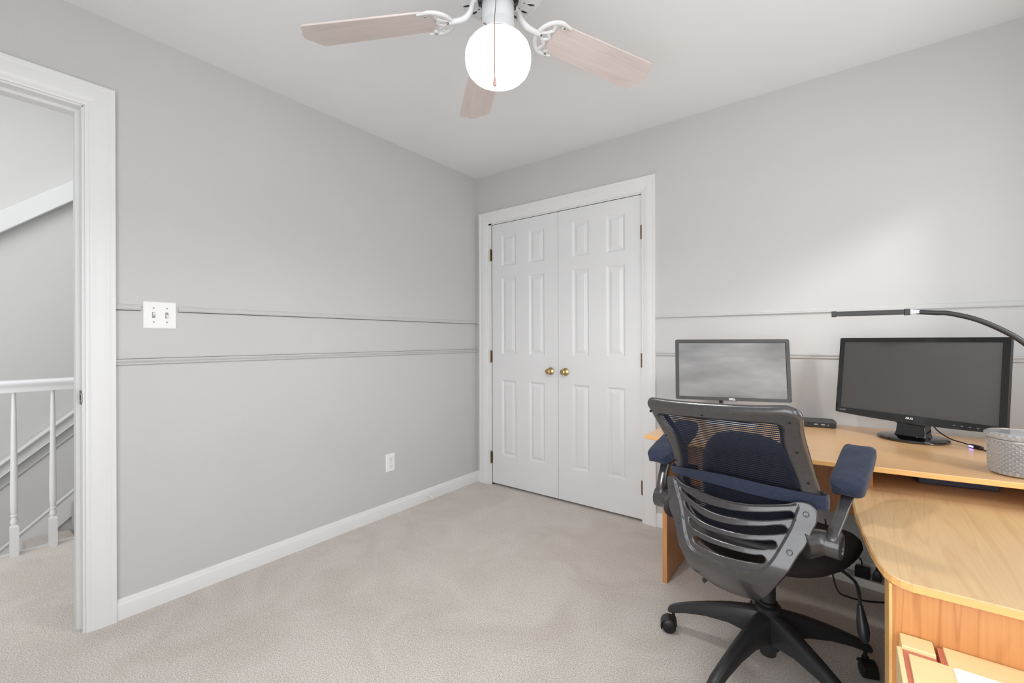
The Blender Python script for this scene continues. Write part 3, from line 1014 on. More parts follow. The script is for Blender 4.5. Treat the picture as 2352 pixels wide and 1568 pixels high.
left = [(2.390, -0.26), (2.390, -0.80), (2.393, -0.942), (2.398, -1.07), (2.405, -1.142), (2.422, -1.306), (2.431, -1.362), (2.441, -1.406), (2.452, -1.427), (2.466, -1.440), (2.484, -1.447)]
wing = left + [(2.7, -1.447), (RXD, -1.447), (RXD, -0.26)]
slab(wing, ZL - TH, ZL, 'lower_top', M['maple_top'])
eb = MB()
path = left[1:] + [(2.7, -1.447), (RXD, -1.447)]
off = []
for i, (x, y) in enumerate(path):
    a, b = Vector(path[max(i - 1, 0)]), Vector(path[min(i + 1, len(path) - 1)])
    t = (b - a).normalized()
    nrm = Vector((t.y, -t.x))
    off.append((x + nrm.x * 0.0012, y + nrm.y * 0.0012, x - nrm.x * 0.002, y - nrm.y * 0.002))
eb.rings([[(o[0], o[1], ZL - TH + 0.002), (o[0], o[1], ZL - 0.002), (o[2], o[3], ZL - 0.002), (o[2], o[3], ZL - TH + 0.002)] for o in off])
eb.build('edge_band', M['maple_edge'], desk)
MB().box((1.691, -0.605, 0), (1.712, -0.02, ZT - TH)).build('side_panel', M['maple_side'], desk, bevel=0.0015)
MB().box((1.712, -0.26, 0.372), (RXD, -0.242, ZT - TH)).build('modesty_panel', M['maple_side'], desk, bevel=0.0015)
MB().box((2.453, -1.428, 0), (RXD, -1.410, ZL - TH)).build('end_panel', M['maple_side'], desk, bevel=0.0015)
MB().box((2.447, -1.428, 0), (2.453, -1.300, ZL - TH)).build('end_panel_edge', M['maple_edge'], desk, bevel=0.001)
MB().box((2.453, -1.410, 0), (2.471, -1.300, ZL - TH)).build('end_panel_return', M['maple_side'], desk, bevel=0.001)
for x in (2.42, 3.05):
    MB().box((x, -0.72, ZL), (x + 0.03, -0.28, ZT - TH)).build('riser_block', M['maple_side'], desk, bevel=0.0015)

# slim case tucked in the gap under the raised desktop
cz = thing('slim_case', 'slate blue slim case lying in the gap under the raised desktop', 'case', (2.669, -0.49, ZL + 0.001), R(9.3))
MB().box((-0.102, -0.075, 0.0), (0.102, 0.075, 0.042)).build('shell', M['slate'], cz, bevel=0.004)
MB().box((-0.098, -0.0765, 0.019), (0.098, -0.074, 0.023)).build('zip', M['black'], cz)

# low maple side table pushed against the desk's end panel
tb = thing('side_table', 'low pale maple side table with corner post against the desk end', 'table', (2.455, -1.430, 0))
TZ = 0.511
top = [(0.0745, 0.0), (0.55, 0.0), (0.55, -0.55), (0.017, -0.55), (0.017, -0.066), (0.0745, -0.066)]
top = [(x, y) for x, y in top]
MB().prism(top, TZ - 0.02, TZ).build('top_board', M['maple_pale'], tb, bevel=0.001)
MB().box((0.0085, -0.05, 0), (0.0595, -0.001, TZ + 0.004)).build('leg', M['maple_pale'], tb, bevel=0.0015)
for (x, y) in ((0.0085, -0.55), (0.50, -0.55), (0.50, -0.05)):
    MB().box((x, y, 0), (x + 0.05, y + 0.049, TZ - 0.02)).build('leg', M['maple_pale'], tb, bevel=0.0015)
MB().box((0.0, -0.55, TZ - 0.07), (0.0085, -0.0505, TZ)).build('side_rail', M['maple_pale'], tb, bevel=0.001)
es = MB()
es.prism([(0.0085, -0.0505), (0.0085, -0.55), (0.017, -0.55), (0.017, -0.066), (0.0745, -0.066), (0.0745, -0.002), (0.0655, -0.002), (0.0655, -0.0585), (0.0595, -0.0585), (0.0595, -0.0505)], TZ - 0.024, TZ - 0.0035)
es.build('shadow_strip', M['table_shadow'], tb)  # reddish colour paints the shadow beside the post and side rail
pp = thing('paper_sheet', 'blank white paper sheet lying on the pale low side table', 'paper', (2.535, -1.498, TZ + 0.0004), 0)
MB().prism([(0.0, -0.004), (0.006, -0.0), (0.04, 0.0), (0.21, 0.0), (0.21, -0.30), (-0.002, -0.30)], 0.0, 0.0012).build('sheet', M['paper'], pp)

# ================================================================== MONITORS
def mon_mtx(tilt, cz_, cy_=0.0, cx_=0.0):
    """local: x right, y back, z up; panel plane through (cx,cy,cz) leaning back by tilt"""
    return Matrix.Translation((cx_, cy_, cz_)) @ Matrix.Rotation(-tilt, 4, 'X')

def front_text(mt, x, z, y):
    return mt @ Matrix.Translation((x, y, z)) @ Matrix.Rotation(PI / 2, 4, 'X')

def frame_mb(outer, inner, y0, y1, mt):
    """bezel: outer rounded outline with an inner rectangular opening, as a closed shell"""
    no = len(outer)
    pts = list(outer) + list(inner)
    edges = [(i, (i + 1) % no) for i in range(no)] + [(no + i, no + (i + 1) % 4) for i in range(4)]
    v2, _, f2, _, _, _ = delaunay_2d_cdt([Vector(p) for p in pts], edges, [], 0, 1e-6)
    P = np.array([(v.x, v.y) for v in v2])
    cen = np.array([P[list(f)].mean(0) for f in f2])
    keep = inpoly(cen, outer) & ~inpoly(cen, inner)
    m_ = len(P)
    mb = MB()
    mb.v = [tuple(mt @ Vector((x, y0, z))) for x, z in P] + [tuple(mt @ Vector((x, y1, z))) for x, z in P]
    cnt = {}
    for f, k in zip(f2, keep):
        if k:
            mb.f.append(tuple(f))
            mb.f.append(tuple(i + m_ for i in reversed(f)))
            for i in range(3):
                cnt[(f[i], f[(i + 1) % 3])] = 1
    for (a, b) in list(cnt):
        if (b, a) not in cnt:
            mb.f.append((b, a, a + m_, b + m_))
    return mb

def rrect(x0, x1, z0, z1, r, k=5):
    out = []
    for (cx_, cz_, a0) in ((x1 - r, z1 - r, 0), (x0 + r, z1 - r, 90), (x0 + r, z0 + r, 180), (x1 - r, z0 + r, 270)):
        for t in range(k + 1):
            a = R(a0 + 90 * t / k)
            out.append((cx_ + r * math.cos(a), cz_ + r * math.sin(a)))
    return out

# glossy black monitor on the round foot
m2 = thing('monitor', 'large glossy black monitor on a round foot, turned beside the glass jar', 'monitor', (2.598, -0.212, ZT), R(-29.354), 'desk monitors')
rel = Matrix.Rotation(R(29.354), 3, 'Z') @ Vector((2.591 - 2.598, -0.259 + 0.212, 0))
T2 = mon_mtx(R(6.77), 0.974 - ZT, rel.y, rel.x)
outl = rrect(-0.2775, 0.2775, -0.172, 0.169, 0.006)
# the chin bows down in the middle
outl = [(x, z) for x, z in outl]
chin = [(x, -0.172 - 0.010 * (1 - (x / 0.2775) ** 2)) for x in np.linspace(-0.262, 0.262, 15)]
i0 = max(range(len(outl)), key=lambda i: -outl[i][1] * 100 - (outl[i][0]))
low = [p for p in outl if p[1] > -0.1695]
def ordered_outline():
    tl = [p for p in outl if p[1] > 0]
    bl = [p for p in outl if p[1] < 0 and p[0] < 0]
    br = [p for p in outl if p[1] < 0 and p[0] > 0]
    return tl + bl + [(float(a), float(b)) for a, b in chin] + br
o2 = ordered_outline()
frame_mb(o2, [(-0.259, -0.149), (0.2565, -0.149), (0.2565, 0.151), (-0.259, 0.151)], 0.0, 0.018, T2).build('bezel', M['bezel2'], m2, bevel=0.003, segs=3)
MB().box((-0.2595, 0.004, -0.1495), (0.257, 0.008, 0.1515), T2).build('screen', M['screen2'], m2)
bk = MB().rings([[tuple(T2 @ Vector((x * s, y, z * s - dz))) for x, z in rrect(-0.2745, 0.2745, -0.170, 0.166, 0.01)] for y, s, dz in ((0.016, 1, 0), (0.030, 0.985, 0), (0.048, 0.80, 0.01), (0.058, 0.55, 0.01))])
bk.build('back_shell', M['bezel2'], m2, smooth=True, angle=40)
MB().prism([(-0.05, 0.0), (0.05, 0.0), (0.044, 0.02), (-0.044, 0.02)], -0.004, 0.012, plane='xz', mtx=T2 @ Matrix.Translation((0, 0.012, -0.185))).build('chin_cover', M['bezel2'], m2, bevel=0.002)
text_part('brand_print', '/SUS', M['print'], m2, front_text(T2, 0.0005, -0.1615, -0.0006), 0.0105, 0.026, bold=0.0004)
text_part('port_print', 'HDMI', M['printdim'], m2, front_text(T2, -0.249, -0.1600, -0.0006), 0.0085, 0.028, bold=0.0001)
for k in range(5):
    MB().box((0.135 + k * 0.022, -0.0008, -0.1655), (0.142 + k * 0.022, 0.0004, -0.1640), T2).build('button_mark', M['printdim'], m2)
for z in (0.035, -0.065, -0.072):
    MB().box((-0.2782, -0.0006, z), (-0.262, 0.004, z + 0.0018), T2).build('seam', M['dark'], m2)
ft = MB()
ft.lathe([(0.0, 0.0), (0.110, 0.0), (0.114, 0.003), (0.1145, 0.008), (0.112, 0.0115), (0.104, 0.0135), (0.0, 0.016)], 64)
ft.build('foot', M['bezel2'], m2, smooth=True, angle=40)
nk = MB().rings([[(x * sx, y * sy + yo, z) for x, y in ((-0.052, -0.022), (0.052, -0.022), (0.052, 0.026), (-0.052, 0.026))] for z, sx, sy, yo in ((0.012, 1.05, 1.2, 0.0), (0.030, 0.97, 1.0, 0.004), (0.080, 0.92, 0.9, 0.008), (0.135, 0.85, 0.8, 0.012))])
nk.build('stand_neck', M['bezel2'], m2, bevel=0.004)
MB().tube([(-0.06, 0.05, 0.11), (-0.055, 0.065, 0.06), (-0.04, 0.07, 0.018), (-0.075, 0.075, 0.005), (-0.10, 0.08, 0.004)], 0.0028, 8, smooth=6).build('power_cable', M['cord'], m2, smooth=True)

# charcoal monitor nearer the closet
m1 = thing('monitor', 'smaller charcoal monitor with dusty screen behind the chair, beside the closet', 'monitor', (1.915, -0.255, ZT), R(19.413), 'desk monitors')
rel = Matrix.Rotation(R(-19.413), 3, 'Z') @ Vector((1.930 - 1.915, -0.306 + 0.255, 0))
T1 = mon_mtx(R(8.584), 0.988 - ZT, rel.y, rel.x)
frame_mb(rrect(-0.255, 0.255, -0.1505, 0.1505, 0.008), [(-0.2395, -0.136), (0.2395, -0.136), (0.2395, 0.134), (-0.2395, 0.134)], 0.0, 0.016, T1).build('bezel', M['bezel1'], m1, bevel=0.002)
MB().box((-0.240, 0.0035, -0.1365), (0.240, 0.008, 0.1345), T1).build('screen', M['screen1'], m1)
gb = MB()
for (a, b, c, d) in ((-0.2397, 0.2397, 0.1325, 0.1342), (-0.2397, 0.2397, -0.1362, -0.1350), (-0.2397, -0.2385, -0.136, 0.134), (0.2380, 0.2397, -0.136, 0.134)):
    gb.box((a, 0.0028, c), (b, 0.0036, d), T1)
gb.build('screen_gasket', M['black'], m1)
MB().rings([[tuple(T1 @ Vector((x * s, y, z * s))) for x, z in rrect(-0.252, 0.252, -0.148, 0.148, 0.01)] for y, s in ((0.015, 1), (0.024, 0.98), (0.042, 0.74), (0.050, 0.5))]).build('back_shell', M['bezel1'], m1, smooth=True, angle=40)
text_part('brand_print', 'DELL', M['print'], m1, front_text(T1, 0.0004, -0.1435, -0.0006), 0.0125, 0.0285, bold=0.0007)
for k in range(4):
    z = -0.0674 - k * 0.0152
    MB().box((0.2435, -0.0008, z - 0.0012), (0.2525, 0.001, z + 0.0012), T1).build('button', M['black'], m1)
MB().lathe([(0.0032, 0.0), (0.0046, 0.0), (0.0046, 0.0012), (0.0032, 0.0012)], 20, tuple(T1 @ Vector((0.2480, 0.0004, -0.1419))), tuple(T1.to_3x3() @ Vector((0, -1, 0))), caps=False).build('power_button', M['black'], m1)
MB().box((-0.028, 0.0, 0.012), (0.028, 0.018, 0.24)).build('stand_column', M['standgrey'], m1, bevel=0.004)
MB().prism(rrect(-0.11, 0.11, -0.10, 0.09, 0.012), 0.0, 0.012).build('stand_base', M['standgrey'], m1, bevel=0.003)
MB().cyl((-0.040, 0.012, 0.078), (-0.040, 0.012, 0.112), 0.0085, 20).build('cable_clip', M['black'], m1, bevel=0.003)
MB().tube([(0.035, 0.03, 0.13), (0.034, 0.032, 0.11), (0.024, 0.04, 0.085), (0.03, 0.05, 0.06), (0.05, 0.07, 0.02), (0.07, 0.09, 0.004)], 0.0030, 8, smooth=6).build('power_cable', M['cord'], m1, smooth=True)

# docking box between the monitors
dk = thing('docking_station', 'dark grey flat docking box with front ports between the monitors', 'docking station', (2.245, -0.1565, ZT), R(10.2))
MB().box((-0.10, 0.0, 0.002), (0.10, 0.078, 0.034)).build('case', M['dock'], dk, bevel=0.003)
MB().box((-0.097, -0.0006, 0.005), (0.097, 0.001, 0.0245)).build('front_panel', M['black'], dk, bevel=0.0005)
MB().cyl((-0.005, -0.0012, 0.016), (-0.005, 0.0, 0.016), 0.003, 12).build('audio_jack', M['dark'], dk)
for x in (0.020, 0.048):
    MB().box((x - 0.007, -0.0012, 0.013), (x + 0.007, 0.0002, 0.0185)).build('usb_port', M['printdim'], dk)
MB().cyl((0.068, -0.0012, 0.015), (0.068, 0.0, 0.015), 0.0018, 10).build('indicator', M['print'], dk)

# ================================================================== DESK LAMP, CORD SWITCH, JAR
YL = -0.42
lamp = thing('desk_lamp', 'thin black bar lamp on a gooseneck arching over the glossy monitor', 'lamp', (3.02, YL, ZT))
bx0, bx1, bz = 2.331 - 3.02, 2.573 - 3.02, 1.2400 - ZT
MB().box((bx0 + 0.016, -0.012, bz - 0.0095), (bx1 - 0.016, 0.012, bz + 0.0085)).build('light_bar', M['lampgrey'], lamp, bevel=0.002)
MB().box((bx0 + 0.020, -0.007, bz - 0.0105), (bx1 - 0.020, 0.007, bz - 0.0090)).build('diffuser', M['printdim'], lamp)
for a, b in ((bx0, bx0 + 0.017), (bx1 - 0.017, bx1)):
    MB().box((a, -0.0135, bz - 0.0125), (b, 0.0135, bz + 0.0110)).build('end_cap', M['lampgrey'], lamp, bevel=0.0015)
MB().rings([[(bx1 - 0.001, y * 0.0118, bz + z * 0.0105) for y, z in ((-1, -1), (1, -1), (1, 1), (-1, 1))], [(bx1 + 0.026, y * 0.0085, bz + z * 0.0065 - 0.001) for y, z in ((-1, -1), (1, -1), (1, 1), (-1, 1))]]).build('collar', M['lampsilver'], lamp, bevel=0.001)
neck = [(bx1 + 0.016, 0, bz - 0.001), (2.645 - 3.02, 0, 1.2330 - ZT), (2.680 - 3.02, 0, 1.2295 - ZT), (2.747 - 3.02, 0, 1.206 - ZT), (2.810 - 3.02, 0, 1.1675 - ZT), (2.861 - 3.02, 0, 1.1235 - ZT), (2.93 - 3.02, 0, 1.04 - ZT), (2.985 - 3.02, 0, 0.93 - ZT), (3.01 - 3.02, 0, 0.82 - ZT), (0, 0, 0.04)]
ngn = MB()
pp_ = catmull(neck, 14)
ngn.tube(pp_, [0.0086 + 0.0006 * (k % 2) for k in range(len(pp_))], 12)
ngn.build('gooseneck', M['lampgrey'], lamp, smooth=True, angle=60)
MB().box((-0.022, -0.022, 0.0), (0.022, 0.022, 0.012)).lathe([(0.014, 0.012), (0.014, 0.03), (0.009, 0.045), (0.0, 0.045)], 20).build('clamp_foot', M['lampgrey'], lamp, bevel=0.002)

cs_ = thing('cord_switch', 'small black inline cord switch with blue light beside the glass jar', 'switch', (2.770, -0.285, ZT), R(-62))
MB().prism([(-0.024, -0.0075), (0.018, -0.0085), (0.027, -0.005), (0.027, 0.005), (0.018, 0.0085), (-0.024, 0.0075)], 0.0, 0.0135).build('body', M['black'], cs_, bevel=0.003)
MB().box((-0.021, -0.0090, 0.003), (-0.002, -0.0072, 0.0095)).build('indicator_light', M['led'], cs_, bevel=0.0008)
MB().box((0.000, -0.005, 0.0130), (0.014, 0.005, 0.0145)).build('button', M['dock'], cs_, bevel=0.001)
MB().tube([(-0.022, 0, 0.007), (-0.045, -0.008, 0.011), (-0.085, -0.028, 0.020), (-0.13, -0.045, 0.05), (-0.16, -0.05, 0.10)], 0.0023, 8, smooth=6).tube([(0.025, 0, 0.006), (0.040, -0.003, 0.003), (0.065, 0.004, 0.0026), (0.12, 0.03, 0.0026), (0.20, 0.10, 0.0026)], 0.0023, 8, smooth=6).build('cord', M['cord'], cs_, smooth=True)

jar = thing('glass_jar', 'round diamond cut clear glass jar with lid on the desktop edge', 'jar', (2.800, -0.662, ZT + 0.0005))
def diamond_wall(nr, prof, amp, rows):
    rs = []
    n_ = nr * 4
    L = len(prof)
    for i, (r, z) in enumerate(prof):
        row = []
        for j in range(n_):
            u = j / n_ * nr
            v = i / (L - 1) * rows
            a = abs(((u + v) % 1.0) - 0.5) * 2
            b = abs(((u - v) % 1.0) - 0.5) * 2
            q = r + amp * (min(a, b) - 0.5)
            row.append((q * math.cos(2 * PI * j / n_), q * math.sin(2 * PI * j / n_), z))
        rs.append(row)
    return rs
nr = 30
outer = diamond_wall(nr, [(0.0665 + 0.0035 * t, 0.014 + 0.088 * t) for t in np.linspace(0, 1, 57)], 0.0060, 7)
n_ = nr * 4
def ring(r, z, wob=0.0, k=0):
    return [((r + wob * (abs((j / n_ * nr) % 1 - .5) * 2)) * math.cos(2 * PI * j / n_), (r + wob * (abs((j / n_ * nr) % 1 - .5) * 2)) * math.sin(2 * PI * j / n_), z) for j in range(n_)]
body = [ring(0.001, 0.001), ring(0.054, 0.0), ring(0.061, 0.004, 0.003), ring(0.065, 0.010, 0.002)] + outer + [ring(0.0705, 0.1045), ring(0.0705, 0.109), ring(0.066, 0.109), ring(0.0655, 0.10), ring(0.061, 0.016), ring(0.055, 0.010), ring(0.001, 0.009)]
MB().rings(body, caps=False).build('bowl', M['glass'], jar)
lid = [ring(0.001, 0.1285), ring(0.050, 0.1290, 0.002), ring(0.0685, 0.1300), ring(0.0735, 0.1275, 0.0008), ring(0.0745, 0.1215, 0.0028), ring(0.0735, 0.1150, 0.0010), ring(0.072, 0.1110), ring(0.066, 0.1105), ring(0.0655, 0.120), ring(0.001, 0.121)]
MB().rings(lid, caps=False).build('lid', M['glass'], jar)

# ================================================================== POWER STRIP AND CORDS UNDER THE DESK
ps = thing('power_strip', 'long ivory power strip on the carpet under the desk with black plugs', 'power strip', (2.455, -0.075, 0), R(-7))
MB().box((-0.16, -0.028, 0.0), (0.16, 0.028, 0.038)).build('housing', M['ivory'], ps, bevel=0.004)
for x in (-0.128, -0.095, -0.062):
    MB().box((x - 0.008, -0.010, 0.0375), (x - 0.005, -0.002, 0.0387)).box((x + 0.005, -0.010, 0.0375), (x + 0.008, -0.002, 0.0387)).cyl((x, 0.008, 0.0375), (x, 0.008, 0.0387), 0.003, 8).build('socket', M['slot'], ps)
MB().box((-0.045, -0.020, 0.038), (0.010, 0.014, 0.084)).build('adapter', M['black'], ps, bevel=0.004)
for x in (0.034, 0.080):
    MB().rings([[(x + a * s, b * s * 0.8, z) for a, b in ((-0.016, -0.014), (0.016, -0.014), (0.016, 0.014), (-0.016, 0.014))] for z, s in ((0.038, 1), (0.062, 0.95), (0.078, 0.55), (0.084, 0.4))]).build('plug', M['black'], ps, bevel=0.002)
MB().tube([(-0.02, 0.0, 0.084), (-0.025, 0.01, 0.11), (-0.055, 0.02, 0.13), (-0.12, 0.03, 0.16)], 0.003, 8, smooth=6).tube([(0.034, 0, 0.082), (0.036, 0.0, 0.10), (0.07, 0.0, 0.115), (0.13, 0.005, 0.10), (0.2, 0.02, 0.02)], 0.003, 8, smooth=6).tube([(0.080, 0, 0.082), (0.074, 0.0, 0.11), (0.095, -0.02, 0.09), (0.14, -0.03, 0.04), (0.24, -0.02, 0.006)], 0.003, 8, smooth=6).build('plug_cord', M['cord'], ps, smooth=True)
fc = tag(MB().tube([(2.30, -0.16, 0.30), (2.32, -0.20, 0.12), (2.345, -0.235, 0.02), (2.385, -0.245, 0.006), (2.44, -0.235, 0.004), (2.50, -0.205, 0.004), (2.555, -0.15, 0.004), (2.60, -0.10, 0.02), (2.63, -0.06, 0.05)], 0.0035, 8, smooth=8).build('floor_cord', M['cord'], None, smooth=True), 'loose black double cord looping across the carpet in front of the power strip', 'cord')

FO = [(-0.19, 0.705), (-0.19, 0.718), (-0.189, 0.746), (-0.19, 0.784), (-0.195, 0.814), (-0.202, 0.841), (-0.209, 0.878), (-0.213, 0.916), (-0.215, 0.932), (-0.206, 0.944), (-0.194, 0.948), (-0.128, 0.948), (-0.053, 0.95), (0.033, 0.954), (0.109, 0.958), (0.161, 0.963), (0.182, 0.964), (0.196, 0.959), (0.206, 0.951), (0.209, 0.936), (0.204, 0.907), (0.202, 0.88), (0.203, 0.849), (0.205, 0.811), (0.209, 0.77), (0.215, 0.729)]
FI = [(-0.163, 0.718), (-0.159, 0.748), (-0.158, 0.786), (-0.16, 0.813), (-0.167, 0.847), (-0.179, 0.878), (-0.183, 0.898), (-0.175, 0.902), (-0.098, 0.905), (-0.026, 0.908), (0.058, 0.912), (0.114, 0.915), (0.147, 0.916), (0.155, 0.91), (0.154, 0.891), (0.15, 0.858), (0.152, 0.824), (0.157, 0.794), (0.162, 0.767), (0.167, 0.732)]
SO = [(-0.203, 0.668), (-0.203, 0.685), (-0.191, 0.693), (-0.176, 0.694), (-0.164, 0.687), (-0.143, 0.679), (-0.097, 0.672), (-0.047, 0.667), (-0.001, 0.666), (0.051, 0.67), (0.098, 0.68), (0.141, 0.692), (0.163, 0.703), (0.182, 0.705), (0.196, 0.702), (0.206, 0.693), (0.211, 0.678), (0.21, 0.658), (0.201, 0.634), (0.195, 0.614), (0.188, 0.593), (0.176, 0.571), (0.169, 0.555), (0.159, 0.532), (0.145, 0.509), (0.127, 0.48), (0.103, 0.44), (0.076, 0.4), (0.049, 0.372), (0.027, 0.364), (-0.012, 0.351), (-0.048, 0.349), (-0.083, 0.362), (-0.104, 0.391), (-0.121, 0.408), (-0.129, 0.436), (-0.134, 0.475), (-0.144, 0.509), (-0.152, 0.54), (-0.161, 0.561), (-0.174, 0.578), (-0.188, 0.594), (-0.197, 0.626), (-0.198, 0.645)]
RI = [(0.168, 0.694), (0.163, 0.668), (0.157, 0.641), (0.147, 0.612), (0.134, 0.579), (0.124, 0.555), (0.113, 0.535), (0.104, 0.521), (0.093, 0.51), (0.056, 0.499), (0.025, 0.495), (-0.008, 0.491), (-0.064, 0.496), (-0.092, 0.502), (-0.104, 0.51), (-0.114, 0.53), (-0.126, 0.557), (-0.14, 0.597), (-0.157, 0.637), (-0.165, 0.658), (-0.176, 0.688), (-0.16, 0.678), (-0.14, 0.671), (-0.091, 0.669), (-0.046, 0.663), (-0.001, 0.662), (0.051, 0.667), (0.099, 0.677), (0.142, 0.688)]
BELT = [(-0.185, 0.72), (-0.101, 0.731), (-0.005, 0.735), (0.097, 0.732), (0.217, 0.73), (0.219, 0.691), (0.166, 0.703), (0.113, 0.691), (0.034, 0.693), (-0.055, 0.697), (-0.142, 0.699), (-0.184, 0.698)]
SLOTS = [[(-0.155, 0.66), (-0.151, 0.661), (-0.113, 0.647), (-0.066, 0.639), (-0.02, 0.639), (0.023, 0.642), (0.082, 0.654), (0.128, 0.667), (0.15, 0.673), (0.159, 0.668), (0.155, 0.658), (0.103, 0.639), (0.046, 0.626), (-0.018, 0.62), (-0.064, 0.623), (-0.103, 0.632), (-0.136, 0.645)], [(-0.138, 0.623), (-0.133, 0.626), (-0.096, 0.609), (-0.061, 0.601), (-0.015, 0.6), (0.028, 0.605), (0.086, 0.618), (0.122, 0.63), (0.138, 0.632), (0.144, 0.626), (0.139, 0.616), (0.088, 0.598), (0.04, 0.588), (-0.012, 0.585), (-0.058, 0.586), (-0.096, 0.594), (-0.128, 0.609)], [(-0.117, 0.583), (-0.112, 0.585), (-0.075, 0.571), (-0.033, 0.57), (0.011, 0.571), (0.052, 0.575), (0.09, 0.583), (0.115, 0.59), (0.124, 0.584), (0.117, 0.572), (0.083, 0.561), (0.044, 0.556), (0.003, 0.554), (-0.042, 0.555), (-0.088, 0.56), (-0.111, 0.57)], [(-0.096, 0.538), (-0.089, 0.543), (-0.051, 0.538), (-0.006, 0.538), (0.036, 0.539), (0.075, 0.543), (0.093, 0.548), (0.102, 0.541), (0.095, 0.528), (0.066, 0.521), (0.016, 0.514), (-0.028, 0.512), (-0.069, 0.517), (-0.092, 0.526)]]

# ================================================================== OFFICE CHAIR
HUB = (2.161, -0.940)
chair = thing('office_chair', 'black mesh back office chair with slotted plastic shell and navy arm pads', 'chair', (HUB[0], HUB[1], 0), R(-10))
def Yf(z):
    return -0.283 - 1.278 * max(0.0, z - 0.69) ** 1.55 if z > 0.69 else -0.283 + (0.69 - z) * 0.12
SHP = np.array([(.22, -.03), (.26, -.09), (.30, -.145), (.34, -.197), (.38, -.246), (.42, -.291), (.46, -.325), (.50, -.343), (.533, -.345), (.577, -.329), (.62, -.313), (.659, -.310), (.69, -.304), (.70, -.303)])
def Ys(z):
    # light smoothing of the profile polyline
    d = np.linspace(-0.045, 0.045, 25)
    wt_ = np.exp(-(d / 0.02) ** 2)
    zz_ = z + d
    yy_ = np.interp(zz_, SHP[:, 0], SHP[:, 1])
    yy_ = np.where(zz_ < 0.22, -0.03 - (zz_ - 0.22) * 1.4, yy_)
    yy_ = np.where(zz_ > 0.70, -0.303 + (zz_ - 0.70) * 0.4, yy_)
    return float((yy_ * wt_).sum() / wt_.sum())
def mk_surf(Y, c, fwd=0.0):
    def f(x, z):
        y = Y(z) - c * (1 - (x / 0.2) ** 2)
        dz = 1e-3
        dyz = (Y(z + dz) - Y(z - dz)) / (2 * dz)
        dyx = 2 * c * x / 0.04
        n = Vector((dyx, -1.0, dyz)).normalized()      # outward = towards the back of the chair
        return Vector((x, y, z)) - n * fwd, n
    return f
sf = mk_surf(Yf, 0.02)
ss = mk_surf(Ys, 0.02)
_cache = {}
def smooth_loop(L, k=3):
    return resample([(p.x, p.y) for p in catmull([(x, z, 0) for x, z in L], 6, closed=True)], 0.021 / (1 + k))
# lower continuation of the frame behind the shell (closed ring)
fo = FO + [(0.206, 0.690), (0.196, 0.640), (0.178, 0.590), (0.150, 0.545), (0.115, 0.520), (0.05, 0.508), (-0.05, 0.508), (-0.115, 0.520), (-0.150, 0.545), (-0.172, 0.590), (-0.185, 0.640), (-0.190, 0.680)]
fi = FI + [(0.168, 0.690), (0.160, 0.645), (0.146, 0.605), (0.122, 0.570), (0.09, 0.552), (0.04, 0.545), (-0.04, 0.545), (-0.09, 0.552), (-0.122, 0.570), (-0.146, 0.605), (-0.158, 0.650), (-0.164, 0.690)]
relief(smooth_loop(fo, 2), [smooth_loop(fi, 2)], mk_surf(Yf, 0.02, 0.012), 0.028, 0.013, grid=0.014).build('back_frame', M['chairplastic'], chair, smooth=True, angle=75)
bf = [o for o in chair.children if o.name.startswith('back_frame')][0]
for (x, z) in [(-0.2077, 0.9131), (-0.1863, 0.8331), (-0.176, 0.7463), (-0.0315, 0.9263), (0.180, 0.932), (0.178, 0.846), (0.19, 0.7576)]:
    p, nn_ = sf(x, z)
    MB().cyl(p - nn_ * 0.004, p + nn_ * 0.0028, 0.0036, 10).build('screw_hole', M['dark'], bf)
# stretched mesh: separate horizontal threads
fiP = np.array(smooth_loop(fi, 4))
st_ = MB()
zs = np.arange(0.548, 0.912, 0.0061)
ms = mk_surf(Yf, 0.014, 0.016)
for z in zs:
    xs_ = []
    A = fiP
    B = np.roll(A, -1, 0)
    for a, b in zip(A, B):
        if (a[1] > z) != (b[1] > z):
            xs_.append(a[0] + (z - a[1]) * (b[0] - a[0]) / (b[1] - a[1]))
    if len(xs_) < 2:
        continue
    x0, x1 = min(xs_) - 0.006, max(xs_) + 0.006
    rs = []
    for x in np.linspace(x0, x1, 11):
        p, nn_ = ms(x, z)
        h_ = 0.00165
        d_ = 0.0007
        rs.append([tuple(p + Vector((0, -d_, -h_))), tuple(p + Vector((0, -d_, h_))), tuple(p + Vector((0, d_, h_))), tuple(p + Vector((0, d_, -h_)))])
    st_.rings(rs)
so = st_.build('back_mesh', M['mesh'], chair)
so['kind'] = 'stuff'
# fine upright threads tying the stripes
vt = MB()
for x in np.linspace(-0.15, 0.155, 62):
    zz_ = [z for z in zs if inpoly(np.array([[x, z]]), [tuple(p) for p in fiP])[0]]
    if len(zz_) < 3:
        continue
    rs = []
    for z in np.linspace(min(zz_), max(zz_), 16):
        p, nn_ = ms(x, z)
        rs.append([tuple(p + Vector((-0.0003, 0, 0))), tuple(p + Vector((0.0003, -0.0003, 0))), tuple(p + Vector((0.0003, 0.0004, 0)))])
    vt.rings(rs)
vo = vt.build('mesh_ties', M['mesh'], chair)
vo['kind'] = 'stuff'
bl = [ (x * 0.985, z - 0.003 if z > .85 else z) for x, z in fi]
MB().rings([[tuple(mk_surf(Yf, 0.016, 0.018)(x, z)[0] + Vector(o_)) for o_ in ((0.006, 0, 0.006), (-0.006, 0, -0.006), (-0.006, 0.008, -0.006), (0.006, 0.008, 0.006))] for x, z in smooth_loop(bl, 2)], closed=True).build('mesh_border', M['navy'], chair, smooth=True)

